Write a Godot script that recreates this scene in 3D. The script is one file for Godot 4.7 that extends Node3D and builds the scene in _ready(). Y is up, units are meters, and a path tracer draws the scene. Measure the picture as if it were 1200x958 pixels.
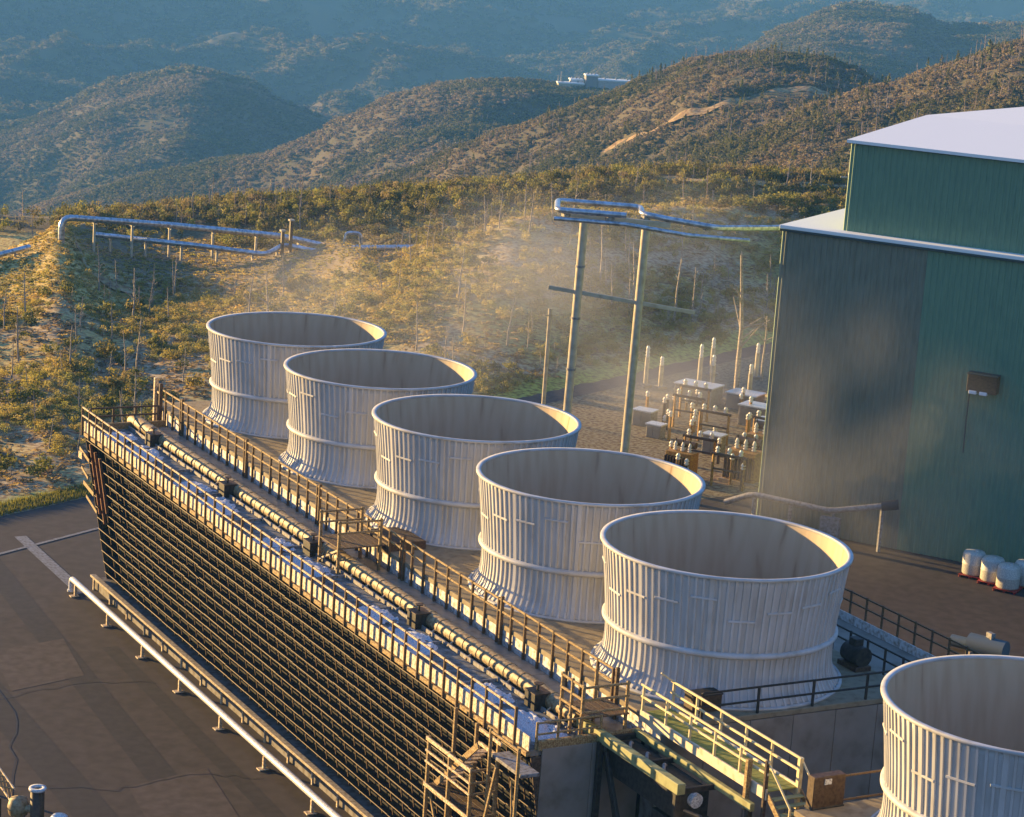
extends Node3D

# ---------------------------------------------------------------- place and axes
# x runs along the row of fan stacks towards the viewer, z towards the paved yard, y up, metres; the yard lies at y = 0
const CAM := Vector3(121.32, 41.09, 53.27)
const YAW := 0.50800
const PITCH := 0.21693
const ROLL := 0.06922
const FAN := 10.4          # fan deck
const BASIN := 9.45        # water distribution deck
const SUN_EL := 7.2

var fh := Vector3(-cos(YAW), 0, -sin(YAW))   # along the valley, away from the viewer
var rh := Vector3(sin(YAW), 0, -cos(YAW))    # across it
var M := {}
var boxes := {}
var taken := {}
var rng := RandomNumberGenerator.new()
var n1 := FastNoiseLite.new()
var n2 := FastNoiseLite.new()
var nr := FastNoiseLite.new()

func _ready() -> void:
	rng.seed = 7
	view_and_light()
	materials()
	noises()
	ground()
	yard()
	tower_block()
	for s in [[-0.45, -0.2, "smallest ribbed fan stack, farthest away in the row above the louvers"], [10.5, -0.32, "ribbed fan stack second from the far end of the row"], [22.0, -0.1, "middle ribbed fan stack of the five standing on the long tower"], [33.5, 0.13, "ribbed fan stack fourth from the far end, behind the nearest whole one"], [44.73, 0.28, "largest whole ribbed fan stack, beside the yellow walkway"], [64.4, 0.9, "ribbed fan stack cut off by the bottom right corner of the picture"]]:
		fan_stack(Vector3(s[0], FAN, s[1]), s[2])
	tower_rails()
	deck_things()
	near_end()
	second_tower()
	building()
	building_things()
	gantry()
	switchyard()
	yard_things()
	pipelines()
	far_site()
	hill_roads()
	vegetation()
	steam()

# ---------------------------------------------------------------- camera, sky, sun
func view_and_light() -> void:
	var f := fh * cos(PITCH) - Vector3.UP * sin(PITCH)
	var r := f.cross(Vector3.UP).normalized()
	var u := r.cross(f)
	var up := u * cos(ROLL) - r * sin(ROLL)
	var c := Camera3D.new()
	c.name = "camera"
	add_child(c)
	c.look_at_from_position(CAM, CAM + f, up)
	c.fov = 19.5592
	c.near = 0.5
	c.far = 9000.0
	c.current = true
	var env := Environment.new()
	env.background_mode = Environment.BG_SKY
	var sm := ProceduralSkyMaterial.new()
	sm.sky_top_color = Color(0.30, 0.47, 0.72)
	sm.sky_horizon_color = Color(0.62, 0.74, 0.82)
	sm.sky_curve = 0.16
	sm.ground_bottom_color = Color(0.16, 0.15, 0.14)
	sm.ground_horizon_color = Color(0.45, 0.46, 0.50)
	sm.sun_angle_max = 30.0
	sm.energy_multiplier = 0.54
	var sky := Sky.new()
	sky.sky_material = sm
	env.sky = sky
	env.tonemap_mode = Environment.TONE_MAPPER_LINEAR
	env.tonemap_exposure = 3.2
	env.sdfgi_enabled = true
	env.ssao_enabled = true
	env.ssil_enabled = true
	env.fog_enabled = true
	env.fog_density = 0.00015
	env.fog_light_color = Color(0.46, 0.74, 1.0)
	env.volumetric_fog_enabled = true
	env.volumetric_fog_density = 0.0
	var we := WorldEnvironment.new()
	we.name = "world"
	we.environment = env
	add_child(we)
	var sun := DirectionalLight3D.new()
	sun.name = "sun"
	var e := deg_to_rad(SUN_EL)
	var to_sun := (rh * -0.866 + fh * 0.5) * cos(e) + Vector3.UP * sin(e)
	sun.basis = Basis.looking_at(-to_sun)
	sun.light_color = Color(1.0, 0.83, 0.54)
	sun.light_energy = 1.6
	sun.light_angular_distance = 0.5
	sun.shadow_enabled = true
	add_child(sun)

# ---------------------------------------------------------------- materials
func lin(r: float, g: float, b: float) -> Color:
	return Color(r, g, b).linear_to_srgb()

func noise_tex(sd: int, freq: float, stops: Array, octaves := 4, side := 512) -> NoiseTexture2D:
	var n := FastNoiseLite.new()
	n.seed = sd
	n.noise_type = FastNoiseLite.TYPE_SIMPLEX_SMOOTH
	n.frequency = freq
	n.fractal_octaves = octaves
	var g := Gradient.new()
	var offs := PackedFloat32Array()
	var cols := PackedColorArray()
	for s in stops:
		offs.append(s[0])
		cols.append(s[1] if s[1] is Color else Color(s[1], s[1], s[1]))
	g.offsets = offs
	g.colors = cols
	var t := NoiseTexture2D.new()
	t.width = side
	t.height = side
	t.seamless = true
	t.noise = n
	t.color_ramp = g
	return t

func mat(called: String, c: Color, rough := 0.8, metal := 0.0, tex: Texture2D = null, scale := Vector3.ONE * 0.2) -> StandardMaterial3D:
	var m := StandardMaterial3D.new()
	m.resource_name = called
	m.albedo_color = c
	m.roughness = rough
	m.metallic = metal
	if tex:
		m.albedo_texture = tex
		m.uv1_triplanar = true
		m.uv1_world_triplanar = true
		m.uv1_scale = scale
	M[called] = m
	return m

func materials() -> void:
	var mottle := noise_tex(1, 0.012, [[0.2, 0.62], [0.5, 0.88], [0.8, 1.0]], 5)
	var fine := noise_tex(2, 0.05, [[0.15, 0.55], [0.5, 0.85], [0.85, 1.0]], 4)
	var stain := noise_tex(3, 0.02, [[0.2, Color(0.72, 0.66, 0.60)], [0.42, Color(0.90, 0.88, 0.85)], [0.7, Color(1, 1, 1)]], 5)
	var faint := noise_tex(13, 0.012, [[0.15, Color(0.84, 0.81, 0.77)], [0.45, Color(0.95, 0.94, 0.92)], [0.8, Color(1, 1, 1)]], 5)
	var asph := noise_tex(4, 0.02, [[0.1, Color(0.72, 0.68, 0.66)], [0.5, Color(0.88, 0.85, 0.84)], [0.9, Color(1, 1, 1)]], 7, 1024)
	var rusty := noise_tex(5, 0.02, [[0.2, Color(0.70, 0.58, 0.45)], [0.5, Color(0.90, 0.85, 0.76)], [0.8, Color(1, 1, 0.97)]], 4)
	var soil := noise_tex(6, 0.03, [[0.1, Color(0.5, 0.42, 0.36)], [0.4, Color(0.8, 0.72, 0.6)], [0.6, Color(0.95, 0.95, 0.8)], [0.9, Color(1, 1, 1)]], 6, 1024)
	mat("stack", lin(0.46, 0.465, 0.465), 0.62, 0, faint, Vector3(0.16, 0.05, 0.16))
	mat("stack_rib", lin(0.51, 0.51, 0.505), 0.6, 0, faint, Vector3(0.16, 0.06, 0.16))
	mat("stack_inside", lin(0.50, 0.39, 0.25), 0.75, 0, noise_tex(8, 0.03, [[0.06, Color(0.70, 0.60, 0.52)], [0.22, Color(0.94, 0.91, 0.88)], [0.7, Color(1, 1, 1)]], 3), Vector3(0.10, 0.012, 0.10))  # tan warmed to hold the bounced sunlight inside the stacks
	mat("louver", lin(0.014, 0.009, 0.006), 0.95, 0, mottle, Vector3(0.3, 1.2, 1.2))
	mat("sunlit_edge", lin(0.12, 0.072, 0.03), 0.7, 0, rusty, Vector3(0.4, 1.2, 1.2))  # lighter brown puts sunlight into the board edges and mullions
	mat("wood_dark", lin(0.10, 0.060, 0.032), 0.85, 0, mottle, Vector3(0.3, 1.2, 1.2))
	mat("wood_brown", lin(0.15, 0.10, 0.05), 0.8, 0, rusty, Vector3(0.4, 1.2, 1.2))
	mat("wood_gold", lin(0.34, 0.255, 0.125), 0.75, 0, rusty, Vector3(0.4, 1.0, 1.0))
	mat("wood_pale", lin(0.62, 0.53, 0.40), 0.75, 0, rusty, Vector3(0.4, 0.9, 0.9))
	mat("panel_cream", lin(0.64, 0.56, 0.45), 0.65, 0, stain, Vector3.ONE * 0.5)
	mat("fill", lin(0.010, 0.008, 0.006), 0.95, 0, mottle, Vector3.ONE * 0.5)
	mat("panel_white", lin(0.70, 0.68, 0.64), 0.6, 0, stain, Vector3.ONE * 0.3)
	mat("deck", lin(0.26, 0.21, 0.13), 0.85, 0, faint, Vector3.ONE * 0.25)
	mat("walk", lin(0.24, 0.22, 0.18), 0.6, 0, faint, Vector3.ONE * 0.25)
	mat("wet", lin(0.20, 0.20, 0.185), 0.9, 0, mottle, Vector3.ONE * 0.3)
	mat("foam", lin(0.78, 0.78, 0.80), 0.9, 0, fine, Vector3.ONE * 0.6)
	mat("concrete", lin(0.26, 0.22, 0.175), 0.85, 0, faint, Vector3.ONE * 0.1)
	mat("concrete_dark", lin(0.17, 0.155, 0.14), 0.85, 0, stain, Vector3.ONE * 0.2)
	mat("pipe_tan", lin(0.34, 0.28, 0.175), 0.6, 0, rusty, Vector3.ONE * 0.5)
	mat("steel_dark", lin(0.045, 0.038, 0.030), 0.6, 0.3, mottle, Vector3.ONE * 0.6)
	mat("steel_green", lin(0.30, 0.30, 0.13), 0.6, 0, faint, Vector3.ONE * 0.3)
	mat("steel_yellow", lin(0.70, 0.58, 0.32), 0.55, 0, faint, Vector3.ONE * 0.3)
	mat("cream_paint", lin(0.66, 0.57, 0.40), 0.6, 0, faint, Vector3.ONE * 0.3)
	mat("curb", lin(0.40, 0.33, 0.22), 0.8, 0, stain, Vector3.ONE * 0.4)
	mat("grating", lin(0.30, 0.30, 0.055), 0.7, 0, faint, Vector3.ONE * 0.3)
	mat("pipe_white", lin(0.80, 0.78, 0.74), 0.35, 0, fine, Vector3.ONE * 0.4)
	mat("silver", lin(0.62, 0.64, 0.66), 0.32, 0.75, mottle, Vector3.ONE * 0.3)
	mat("post", lin(0.50, 0.44, 0.32), 0.8, 0, faint, Vector3.ONE * 0.2)
	mat("grey", lin(0.26, 0.25, 0.24), 0.7, 0, stain, Vector3.ONE * 0.4)
	mat("siding", lin(0.150, 0.255, 0.150), 0.55, 0.0, noise_tex(9, 0.03, [[0.1, Color(0.84, 0.88, 0.90)], [0.5, Color(0.94, 0.96, 0.96)], [0.9, Color(1, 1, 1)]], 4), Vector3(0.25, 0.03, 0.25))
	mat("siding_grey", lin(0.19, 0.205, 0.14), 0.6, 0.0, noise_tex(10, 0.03, [[0.1, Color(0.84, 0.81, 0.78)], [0.5, Color(0.94, 0.93, 0.92)], [0.9, Color(1, 1, 1)]], 4), Vector3(0.25, 0.03, 0.25))
	mat("roof", lin(0.82, 0.81, 0.74), 0.8)
	mat("trim", lin(0.03, 0.045, 0.038), 0.6)
	mat("brown", lin(0.085, 0.050, 0.022), 0.6, 0, rusty, Vector3.ONE * 0.5)
	mat("rust_red", lin(0.20, 0.075, 0.03), 0.8, 0, rusty, Vector3.ONE * 0.6)
	mat("teal", lin(0.09, 0.12, 0.13), 0.6)
	mat("ochre", lin(0.42, 0.24, 0.05), 0.7, 0, rusty, Vector3.ONE * 0.5)
	mat("porcelain", lin(0.75, 0.70, 0.62), 0.3)
	mat("white_plastic", lin(0.78, 0.74, 0.62), 0.5, 0, fine, Vector3.ONE * 0.5)
	mat("red", lin(0.45, 0.035, 0.02), 0.6, 0, rusty, Vector3.ONE * 0.6)
	mat("asphalt", lin(0.054, 0.038, 0.029), 0.85, 0, asph, Vector3.ONE * 0.045)
	mat("asphalt_old", lin(0.080, 0.058, 0.046), 0.88, 0, asph, Vector3.ONE * 0.06)
	mat("asphalt_new", lin(0.030, 0.022, 0.017), 0.8, 0, asph, Vector3.ONE * 0.07)
	mat("tar", lin(0.022, 0.016, 0.012), 0.6)
	mat("strip", lin(0.24, 0.235, 0.23), 0.8, 0, stain, Vector3.ONE * 0.4)
	mat("paint", lin(0.50, 0.50, 0.49), 0.7, 0, fine, Vector3.ONE * 0.5)
	mat("gravel", lin(0.24, 0.19, 0.14), 0.95, 0, soil, Vector3.ONE * 0.07)
	mat("dirt_road", lin(0.42, 0.30, 0.18), 0.95, 0, soil, Vector3.ONE * 0.02)
	mat("bark", lin(0.42, 0.35, 0.27), 0.9, 0, mottle, Vector3.ONE * 0.6)
	mat("glass_lamp", lin(0.70, 0.72, 0.74), 0.3)
	var g := mat("ground", Color.WHITE, 0.95, 0, soil, Vector3.ONE * 0.05)
	g.vertex_color_use_as_albedo = true
	var lf := mat("leaves", Color.WHITE, 0.85)
	lf.vertex_color_use_as_albedo = true
	lf.cull_mode = BaseMaterial3D.CULL_DISABLED
	lf.backlight_enabled = true
	lf.backlight = Color(0.95, 0.92, 0.75)
	var sg := mat("snag", Color.WHITE, 0.9)
	sg.vertex_color_use_as_albedo = true
	for k in ["shrub_a", "shrub_b", "shrub_c"]:
		var c: Color = {"shrub_a": lin(0.30, 0.30, 0.07), "shrub_b": lin(0.38, 0.32, 0.10), "shrub_c": lin(0.22, 0.23, 0.06)}[k]
		var sm := mat(k, c, 0.85, 0, fine, Vector3.ONE * 1.3)
		sm.cull_mode = BaseMaterial3D.CULL_DISABLED
		sm.backlight_enabled = true
		sm.backlight = Color(0.95, 0.92, 0.75)

func noises() -> void:
	n1.seed = 11
	n1.noise_type = FastNoiseLite.TYPE_SIMPLEX_SMOOTH
	n1.frequency = 1.0
	n1.fractal_octaves = 4
	n2.seed = 23
	n2.noise_type = FastNoiseLite.TYPE_SIMPLEX_SMOOTH
	n2.frequency = 1.0
	n2.fractal_octaves = 2
	nr.seed = 5
	nr.noise_type = FastNoiseLite.TYPE_SIMPLEX_SMOOTH
	nr.frequency = 1.0
	nr.fractal_type = FastNoiseLite.FRACTAL_RIDGED
	nr.fractal_octaves = 4

# ---------------------------------------------------------------- helpers
func numbered(n: String) -> String:
	taken[n] = taken.get(n, -1) + 1
	return n if taken[n] == 0 else "%s_%03d" % [n, taken[n]]

func thing(called: String, label: String, category: String, at := Vector3.ZERO, group := "") -> Node3D:
	var o := Node3D.new()
	o.name = numbered(called)
	add_child(o)
	o.position = at
	tag(o, label, category, group)
	return o

func tag(o: Node, label: String, category: String, group := "") -> void:
	o.set_meta("label", label)
	o.set_meta("category", category)
	if group:
		o.set_meta("group", group)

func put(parent: Node3D, called: String, mesh: Mesh, m: Material, at := Transform3D.IDENTITY) -> MeshInstance3D:
	var o := MeshInstance3D.new()
	o.name = numbered(called) if parent == self else called
	o.mesh = mesh
	o.material_override = m
	o.transform = at
	parent.add_child(o, true)
	return o

func structure(called: String, mesh: Mesh, m: Material, at := Transform3D.IDENTITY) -> MeshInstance3D:
	var o := put(self, called, mesh, m, at)
	o.set_meta("kind", "structure")
	return o

func base_of(parent: Node3D) -> Vector3:
	var v := Vector3.ZERO
	var n: Node = parent
	while n != self and n is Node3D:
		v += (n as Node3D).position
		n = n.get_parent()
	return v

# a box with chamfered edges
func box_mesh(s: Vector3, c := -1.0) -> ArrayMesh:
	s = s.snapped(Vector3.ONE * 0.001)
	var key := "%s %s" % [s, c]
	if boxes.has(key):
		return boxes[key]
	if c < 0:
		c = minf(0.02, minf(s.x, minf(s.y, s.z)) * 0.18)
	var st := SurfaceTool.new()
	st.begin(Mesh.PRIMITIVE_TRIANGLES)
	st.set_smooth_group(-1)
	var h := s / 2
	var p := func(ax: int, sx: int, sy: int, sz: int) -> Vector3:
		var v := Vector3(sx * h.x, sy * h.y, sz * h.z)
		for k in 3:
			if k != ax:
				v[k] -= c * [sx, sy, sz][k]
		return v
	var quad := func(a: Vector3, b: Vector3, d: Vector3, e: Vector3) -> void:
		var nn := (b - a).cross(d - a)
		if nn.dot(a + b + d + e) > 0:
			for v in [a, d, b, a, e, d]:
				st.add_vertex(v)
		else:
			for v in [a, b, d, a, d, e]:
				st.add_vertex(v)
	for g in [-1, 1]:
		quad.call(p.call(0, g, -1, -1), p.call(0, g, 1, -1), p.call(0, g, 1, 1), p.call(0, g, -1, 1))
		quad.call(p.call(1, -1, g, -1), p.call(1, 1, g, -1), p.call(1, 1, g, 1), p.call(1, -1, g, 1))
		quad.call(p.call(2, -1, -1, g), p.call(2, 1, -1, g), p.call(2, 1, 1, g), p.call(2, -1, 1, g))
	for a in [-1, 1]:
		for b in [-1, 1]:
			quad.call(p.call(1, -1, a, b), p.call(1, 1, a, b), p.call(2, 1, a, b), p.call(2, -1, a, b))
			quad.call(p.call(0, a, -1, b), p.call(0, a, 1, b), p.call(2, a, 1, b), p.call(2, a, -1, b))
			quad.call(p.call(0, a, b, -1), p.call(0, a, b, 1), p.call(1, a, b, 1), p.call(1, a, b, -1))
			for d in [-1, 1]:
				var x: Vector3 = p.call(0, a, b, d)
				var y: Vector3 = p.call(1, a, b, d)
				var z: Vector3 = p.call(2, a, b, d)
				if (y - x).cross(z - x).dot(x) > 0:
					st.add_vertex(x); st.add_vertex(z); st.add_vertex(y)
				else:
					st.add_vertex(x); st.add_vertex(y); st.add_vertex(z)
	st.generate_normals()
	var m := st.commit()
	boxes[key] = m
	return m

func bx(parent: Node3D, called: String, centre: Vector3, size: Vector3, m: Material, turn := 0.0) -> MeshInstance3D:
	return put(parent, called, box_mesh(size), m, Transform3D(Basis(Vector3.UP, turn), centre - base_of(parent)))

# a square bar from a to b (world places)
func bar(parent: Node3D, called: String, a: Vector3, b: Vector3, w: float, h: float, m: Material) -> MeshInstance3D:
	var d := b - a
	var x := d.normalized()
	var up := Vector3.UP if absf(x.y) < 0.95 else Vector3(1, 0, 0)
	var z := x.cross(up).normalized()
	var y := z.cross(x)
	return put(parent, called, box_mesh(Vector3(d.length(), h, w)), m, Transform3D(Basis(x, y, z), (a + b) / 2 - base_of(parent)))

# a round tube through points, bends rounded by the caller's own points
func tube_mesh(pts: Array, r: float, sides := 10, cap := true) -> ArrayMesh:
	var st := SurfaceTool.new()
	st.begin(Mesh.PRIMITIVE_TRIANGLES)
	var rings := []
	var prev_n := Vector3.ZERO
	for i in pts.size():
		var t: Vector3
		if i == 0:
			t = pts[1] - pts[0]
		elif i == pts.size() - 1:
			t = pts[i] - pts[i - 1]
		else:
			t = (pts[i] - pts[i - 1]).normalized() + (pts[i + 1] - pts[i]).normalized()
		t = t.normalized()
		var nn := prev_n - t * prev_n.dot(t)
		if nn.length() < 0.01:
			nn = t.cross(Vector3.UP if absf(t.y) < 0.9 else Vector3.RIGHT)
		nn = nn.normalized()
		prev_n = nn
		var bb := t.cross(nn)
		var ring := []
		for k in sides:
			var ang := TAU * k / sides
			ring.append([pts[i] + (nn * cos(ang) + bb * sin(ang)) * r, nn * cos(ang) + bb * sin(ang)])
		rings.append([ring, t])
	for i in rings.size() - 1:
		for k in sides:
			var q := [rings[i][0][k], rings[i][0][(k + 1) % sides], rings[i + 1][0][(k + 1) % sides], rings[i + 1][0][k]]
			for v in [q[0], q[2], q[1], q[0], q[3], q[2]]:
				st.set_normal(v[1])
				st.add_vertex(v[0])
	if cap:
		for e in [[0, -1.0], [rings.size() - 1, 1.0]]:
			var ring: Array = rings[e[0]][0]
			var t: Vector3 = rings[e[0]][1] * e[1]
			for k in range(1, sides - 1):
				var tri := [ring[0][0], ring[k][0], ring[k + 1][0]]
				if e[1] > 0:
					tri = [tri[0], tri[2], tri[1]]
				for v in tri:
					st.set_normal(t)
					st.add_vertex(v)
	return st.commit()

func tube(parent: Node3D, called: String, pts: Array, r: float, m: Material, sides := 10) -> MeshInstance3D:
	var o := base_of(parent)
	var q := []
	for v in pts:
		q.append(v - o)
	return put(parent, called, tube_mesh(q, r, sides), m)

# adds rounded corners to a path
func bent(pts: Array, r: float, n := 4) -> Array:
	var out := [pts[0]]
	for i in range(1, pts.size() - 1):
		var a: Vector3 = pts[i - 1]
		var b: Vector3 = pts[i]
		var c: Vector3 = pts[i + 1]
		var k := minf(r, minf((a - b).length(), (c - b).length()) * 0.45)
		var s := b + (a - b).normalized() * k
		var e := b + (c - b).normalized() * k
		for j in n + 1:
			var t := float(j) / n
			out.append(s.lerp(b, t).lerp(b.lerp(e, t), t))
	out.append(pts[-1])
	return out

# a surface of revolution (closed profile of (r, y), sector from a0 to a1)
func lathe(profile: Array, a0: float, a1: float, n: int, smooth := true) -> ArrayMesh:
	var st := SurfaceTool.new()
	st.begin(Mesh.PRIMITIVE_TRIANGLES)
	if not smooth:
		st.set_smooth_group(-1)
	var np := profile.size()
	for i in n:
		var t0 := lerpf(a0, a1, float(i) / n)
		var t1 := lerpf(a0, a1, float(i + 1) / n)
		for j in np - 1:
			var p: Vector2 = profile[j]
			var q: Vector2 = profile[j + 1]
			var v := [Vector3(p.x * cos(t0), p.y, p.x * sin(t0)), Vector3(q.x * cos(t0), q.y, q.x * sin(t0)), Vector3(q.x * cos(t1), q.y, q.x * sin(t1)), Vector3(p.x * cos(t1), p.y, p.x * sin(t1))]
			for k in [0, 2, 1, 0, 3, 2]:
				st.add_vertex(v[k])
	st.index()
	st.generate_normals()
	return st.commit()

func flat_poly(pts: Array, y: float) -> ArrayMesh:
	var poly := PackedVector2Array()
	for v in pts:
		poly.append(Vector2(v[0], v[1]))
	var tri := Geometry2D.triangulate_polygon(poly)
	var st := SurfaceTool.new()
	st.begin(Mesh.PRIMITIVE_TRIANGLES)
	for i in range(0, tri.size(), 3):
		var a := poly[tri[i]]
		var b := poly[tri[i + 1]]
		var c := poly[tri[i + 2]]
		if (b - a).cross(c - a) < 0:
			var s := b
			b = c
			c = s
		for v in [a, b, c]:
			st.set_normal(Vector3.UP)
			st.add_vertex(Vector3(v.x, y, v.y))
	return st.commit()

func ribbon(pts: Array, w: float, y: float) -> ArrayMesh:
	var st := SurfaceTool.new()
	st.begin(Mesh.PRIMITIVE_TRIANGLES)
	for i in pts.size() - 1:
		var a := Vector2(pts[i][0], pts[i][1])
		var b := Vector2(pts[i + 1][0], pts[i + 1][1])
		var s := (b - a).orthogonal().normalized() * w / 2
		var q := [a - s, a + s, b + s, b - s]
		for k in [0, 1, 2, 0, 2, 3]:
			st.set_normal(Vector3.UP)
			st.add_vertex(Vector3(q[k].x, y, q[k].y))
	return st.commit()

func sstep(a: float, b: float, x: float) -> float:
	return smoothstep(a, b, x)

# ---------------------------------------------------------------- terrain
# ridges of the valley: crest points as [bearing across the valley, distance along it, height]; f and b are the slopes in front and behind, w rounds the crest
var ridges := [
	{"f": 0.2, "b": 0.3, "w": 8.0, "a": 0.04, "reach": 60.0, "d0": 0.0, "k": [[-0.2958, 340, -13.4], [-0.2230, 340, -10.8], [-0.1867, 340, -10.0], [-0.1577, 340, -8.9], [-0.1451, 340, -8.0], [-0.1144, 340, -6.6], [-0.0783, 340, -5.0], [-0.0531, 340, -3.6], [-0.0208, 338, -1.7], [0.0078, 336, -0.0], [0.0293, 335, 1.3], [0.0651, 335, 2.7], [0.1011, 335, 3.0], [0.1300, 335, 2.8], [0.1727, 338, 4.6], [0.2083, 340, 5.8], [0.2796, 340, 7.9]]},
	{"f": 0.17, "b": 0.3, "w": 25.0, "a": 0.2, "reach": 560.0, "d0": 0.0, "k": [[-0.1141, 960, -100.0], [-0.0784, 950, -85.0], [-0.0501, 940, -73.0], [-0.0292, 920, -59.3], [-0.0081, 910, -50.3], [0.0128, 900, -40.9], [0.0268, 890, -35.0], [0.0475, 880, -25.0], [0.0682, 870, -16.2], [0.0822, 860, -12.9], [0.0999, 850, -11.3], [0.1179, 840, -11.4], [0.1325, 830, -13.5], [0.1474, 820, -17.8], [0.1767, 800, -21.3], [0.2417, 800, -24.8]]},
	{"f": 0.2, "b": 0.3, "w": 20.0, "a": 0.14, "reach": 330.0, "d0": 0.0, "k": [[0.0923, 650, -21.5], [0.1197, 650, -11.9], [0.1474, 650, -5.6], [0.1679, 650, -0.0], [0.2022, 650, 8.4], [0.2713, 650, 18.8]]},
	{"f": 0.13, "b": 0.25, "w": 40.0, "a": 0.24, "reach": 700.0, "d0": 0.0, "k": [[-0.2958, 1400, -195.2], [-0.2230, 1400, -173.2], [-0.1870, 1400, -156.4], [-0.1510, 1400, -141.7], [-0.1153, 1400, -127.0], [-0.0940, 1400, -113.9], [-0.0801, 1400, -101.4], [-0.0556, 1400, -84.0], [-0.0379, 1400, -77.3], [-0.0238, 1400, -72.9], [0.0049, 1400, -71.7], [0.0265, 1380, -72.4], [0.0625, 1350, -71.4], [0.1341, 1350, -70.5], [0.2413, 1350, -65.4]]},
	{"f": 0.16, "b": 0.2, "w": 50.0, "a": 0.22, "reach": 700.0, "d0": 0.0, "k": [[-0.2960, 2000, -212.6], [-0.2238, 2000, -189.6], [-0.2023, 2000, -175.8], [-0.1775, 2000, -150.1], [-0.1455, 2000, -132.9], [-0.1202, 2000, -138.7], [-0.1055, 2000, -153.8], [-0.0725, 2000, -175.8], [-0.0429, 2000, -199.2]]},
	{"f": 0.13, "b": 0.2, "w": 60.0, "a": 0.3, "reach": 900.0, "d0": 0.0, "k": [[0.0554, 1900, -119.6], [0.0756, 1900, -89.9], [0.0890, 1920, -72.5], [0.1025, 1950, -58.0], [0.1265, 2000, -41.8], [0.1514, 2000, -42.6], [0.1698, 2000, -54.1], [0.2015, 2000, -47.0], [0.2722, 2000, -41.5]]},
	{"f": 0.085, "b": 0.1, "w": 120.0, "a": 0.6, "reach": 3200.0, "d0": 0.0, "k": [[-0.3320, 4600, -84.6], [-0.2258, 4600, -67.4], [-0.1195, 4600, -70.9], [-0.0135, 4600, -53.7], [0.0926, 4600, -52.5], [0.1985, 4600, -43.3], [0.3046, 4600, -42.0]]},
]
var slope_crest: Array = [[-0.2957, 228, -1.2], [-0.2445, 236, -1.0], [-0.2226, 246, -1.3], [-0.2100, 255, -0.7], [-0.1982, 262, 0.3], [-0.1882, 256, -0.7], [-0.1751, 250, -1.7], [-0.1568, 250, -2.1], [-0.1312, 250, -2.0], [-0.1130, 248, -1.4], [-0.0912, 246, -0.3], [-0.0660, 243, 1.6], [-0.0339, 243, 4.6], [-0.0055, 247, 6.8], [0.0159, 253, 7.1], [0.0375, 260, 6.8], [0.0661, 268, 7.0], [0.0949, 276, 6.6], [0.1308, 284, 6.5], [0.2094, 290, 8.2], [0.2807, 295, 9.6]]

func knots(k: Array, t: float) -> Vector2:
	var n := k.size()
	if t <= k[0][0]:
		return Vector2(k[0][1], k[0][2])
	if t >= k[n - 1][0]:
		return Vector2(k[n - 1][1], k[n - 1][2])
	var i := 0
	while k[i + 1][0] < t:
		i += 1
	var u: float = (t - k[i][0]) / (k[i + 1][0] - k[i][0])
	u = lerpf(u, u * u * (3 - 2 * u), 0.5)
	return Vector2(lerpf(k[i][1], k[i + 1][1], u), lerpf(k[i][2], k[i + 1][2], u))

func beyond_pad(x: float, z: float) -> float:
	return -(x + 20.4) * 0.903 + (z - 10.8) * 0.43

# height of the land, at bearing t and distance d
func land(t: float, d: float) -> float:
	var p := CAM + (fh + rh * t) * d
	var m := beyond_pad(p.x, p.z)
	var h := -400.0
	var c := knots(slope_crest, t)
	var bench := sstep(-0.205, -0.18, t) * (1.0 - sstep(-0.085, -0.06, t))
	if m <= 0.0:
		return -0.15
	# the slope between the yard and its crest
	var md := 0.903 * -(fh.x + rh.x * t) + 0.43 * (fh.z + rh.z * t)
	var edge := d - m / md
	var u := (d - edge) / maxf(c.x - edge, 1.0)
	if u <= 1.0:
		h = c.y * lerpf(u, u * u * (3 - 2 * u), 0.4)
		h += (n1.get_noise_2d(p.x * 0.03, p.z * 0.03) * 0.6 + n1.get_noise_2d(p.x * 0.11, p.z * 0.11) * 0.3) * sstep(0.0, 0.12, u) * (1.0 - sstep(0.93, 1.0, u) * bench)
		h -= 1.3 * bench * exp(-pow((c.x - d - 7.0) / 4.5, 2.0)) 
		h = maxf(h, -0.1 - 0.03 * m) if u < 0.1 else h
	else:
		var o := d - c.x
		var past := maxf(0.0, o - 30.0 * bench)
		h = c.y - minf(past, 70.0) * lerpf(0.26, 0.3, bench) * sstep(0, 6, o) - maxf(0.0, past - 70.0) * 0.5 - minf(o, 30.0) * 0.025 * bench
		h += n1.get_noise_2d(p.x * 0.03, p.z * 0.03) * 1.1 * (1.0 - bench)
	for r in ridges:
		if d < r.d0:
			continue
		var k := knots(r.k, t)
		var out := maxf(r.k[0][0] - t, t - r.k[-1][0])
		if out > 0.0:
			k.y -= out * k.x * 0.5
		var off := d - k.x
		var w: float = r.w
		off += nr.get_noise_2d(p.x / (w * 9.0), p.z / (w * 9.0)) * w * 1.2 * minf(1.0, absf(off) / (w * 2.0))
		var fall := sqrt(off * off + w * w) - w
		var g: float = k.y - fall * (r.f if off < 0 else r.b)
		g += nr.get_noise_2d(p.x / (w * 7.0) + 31.0, p.z / (w * 7.0)) * w * r.a * minf(1.0, absf(off) / (w * 2.5))
		g += n1.get_noise_2d(p.x / (w * 1.6), p.z / (w * 1.6)) * w * 0.05
		h = maxf(h, g) + maxf(0.0, 1.0 - absf(h - g) / (w * 0.15)) * w * 0.02
	return h

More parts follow.
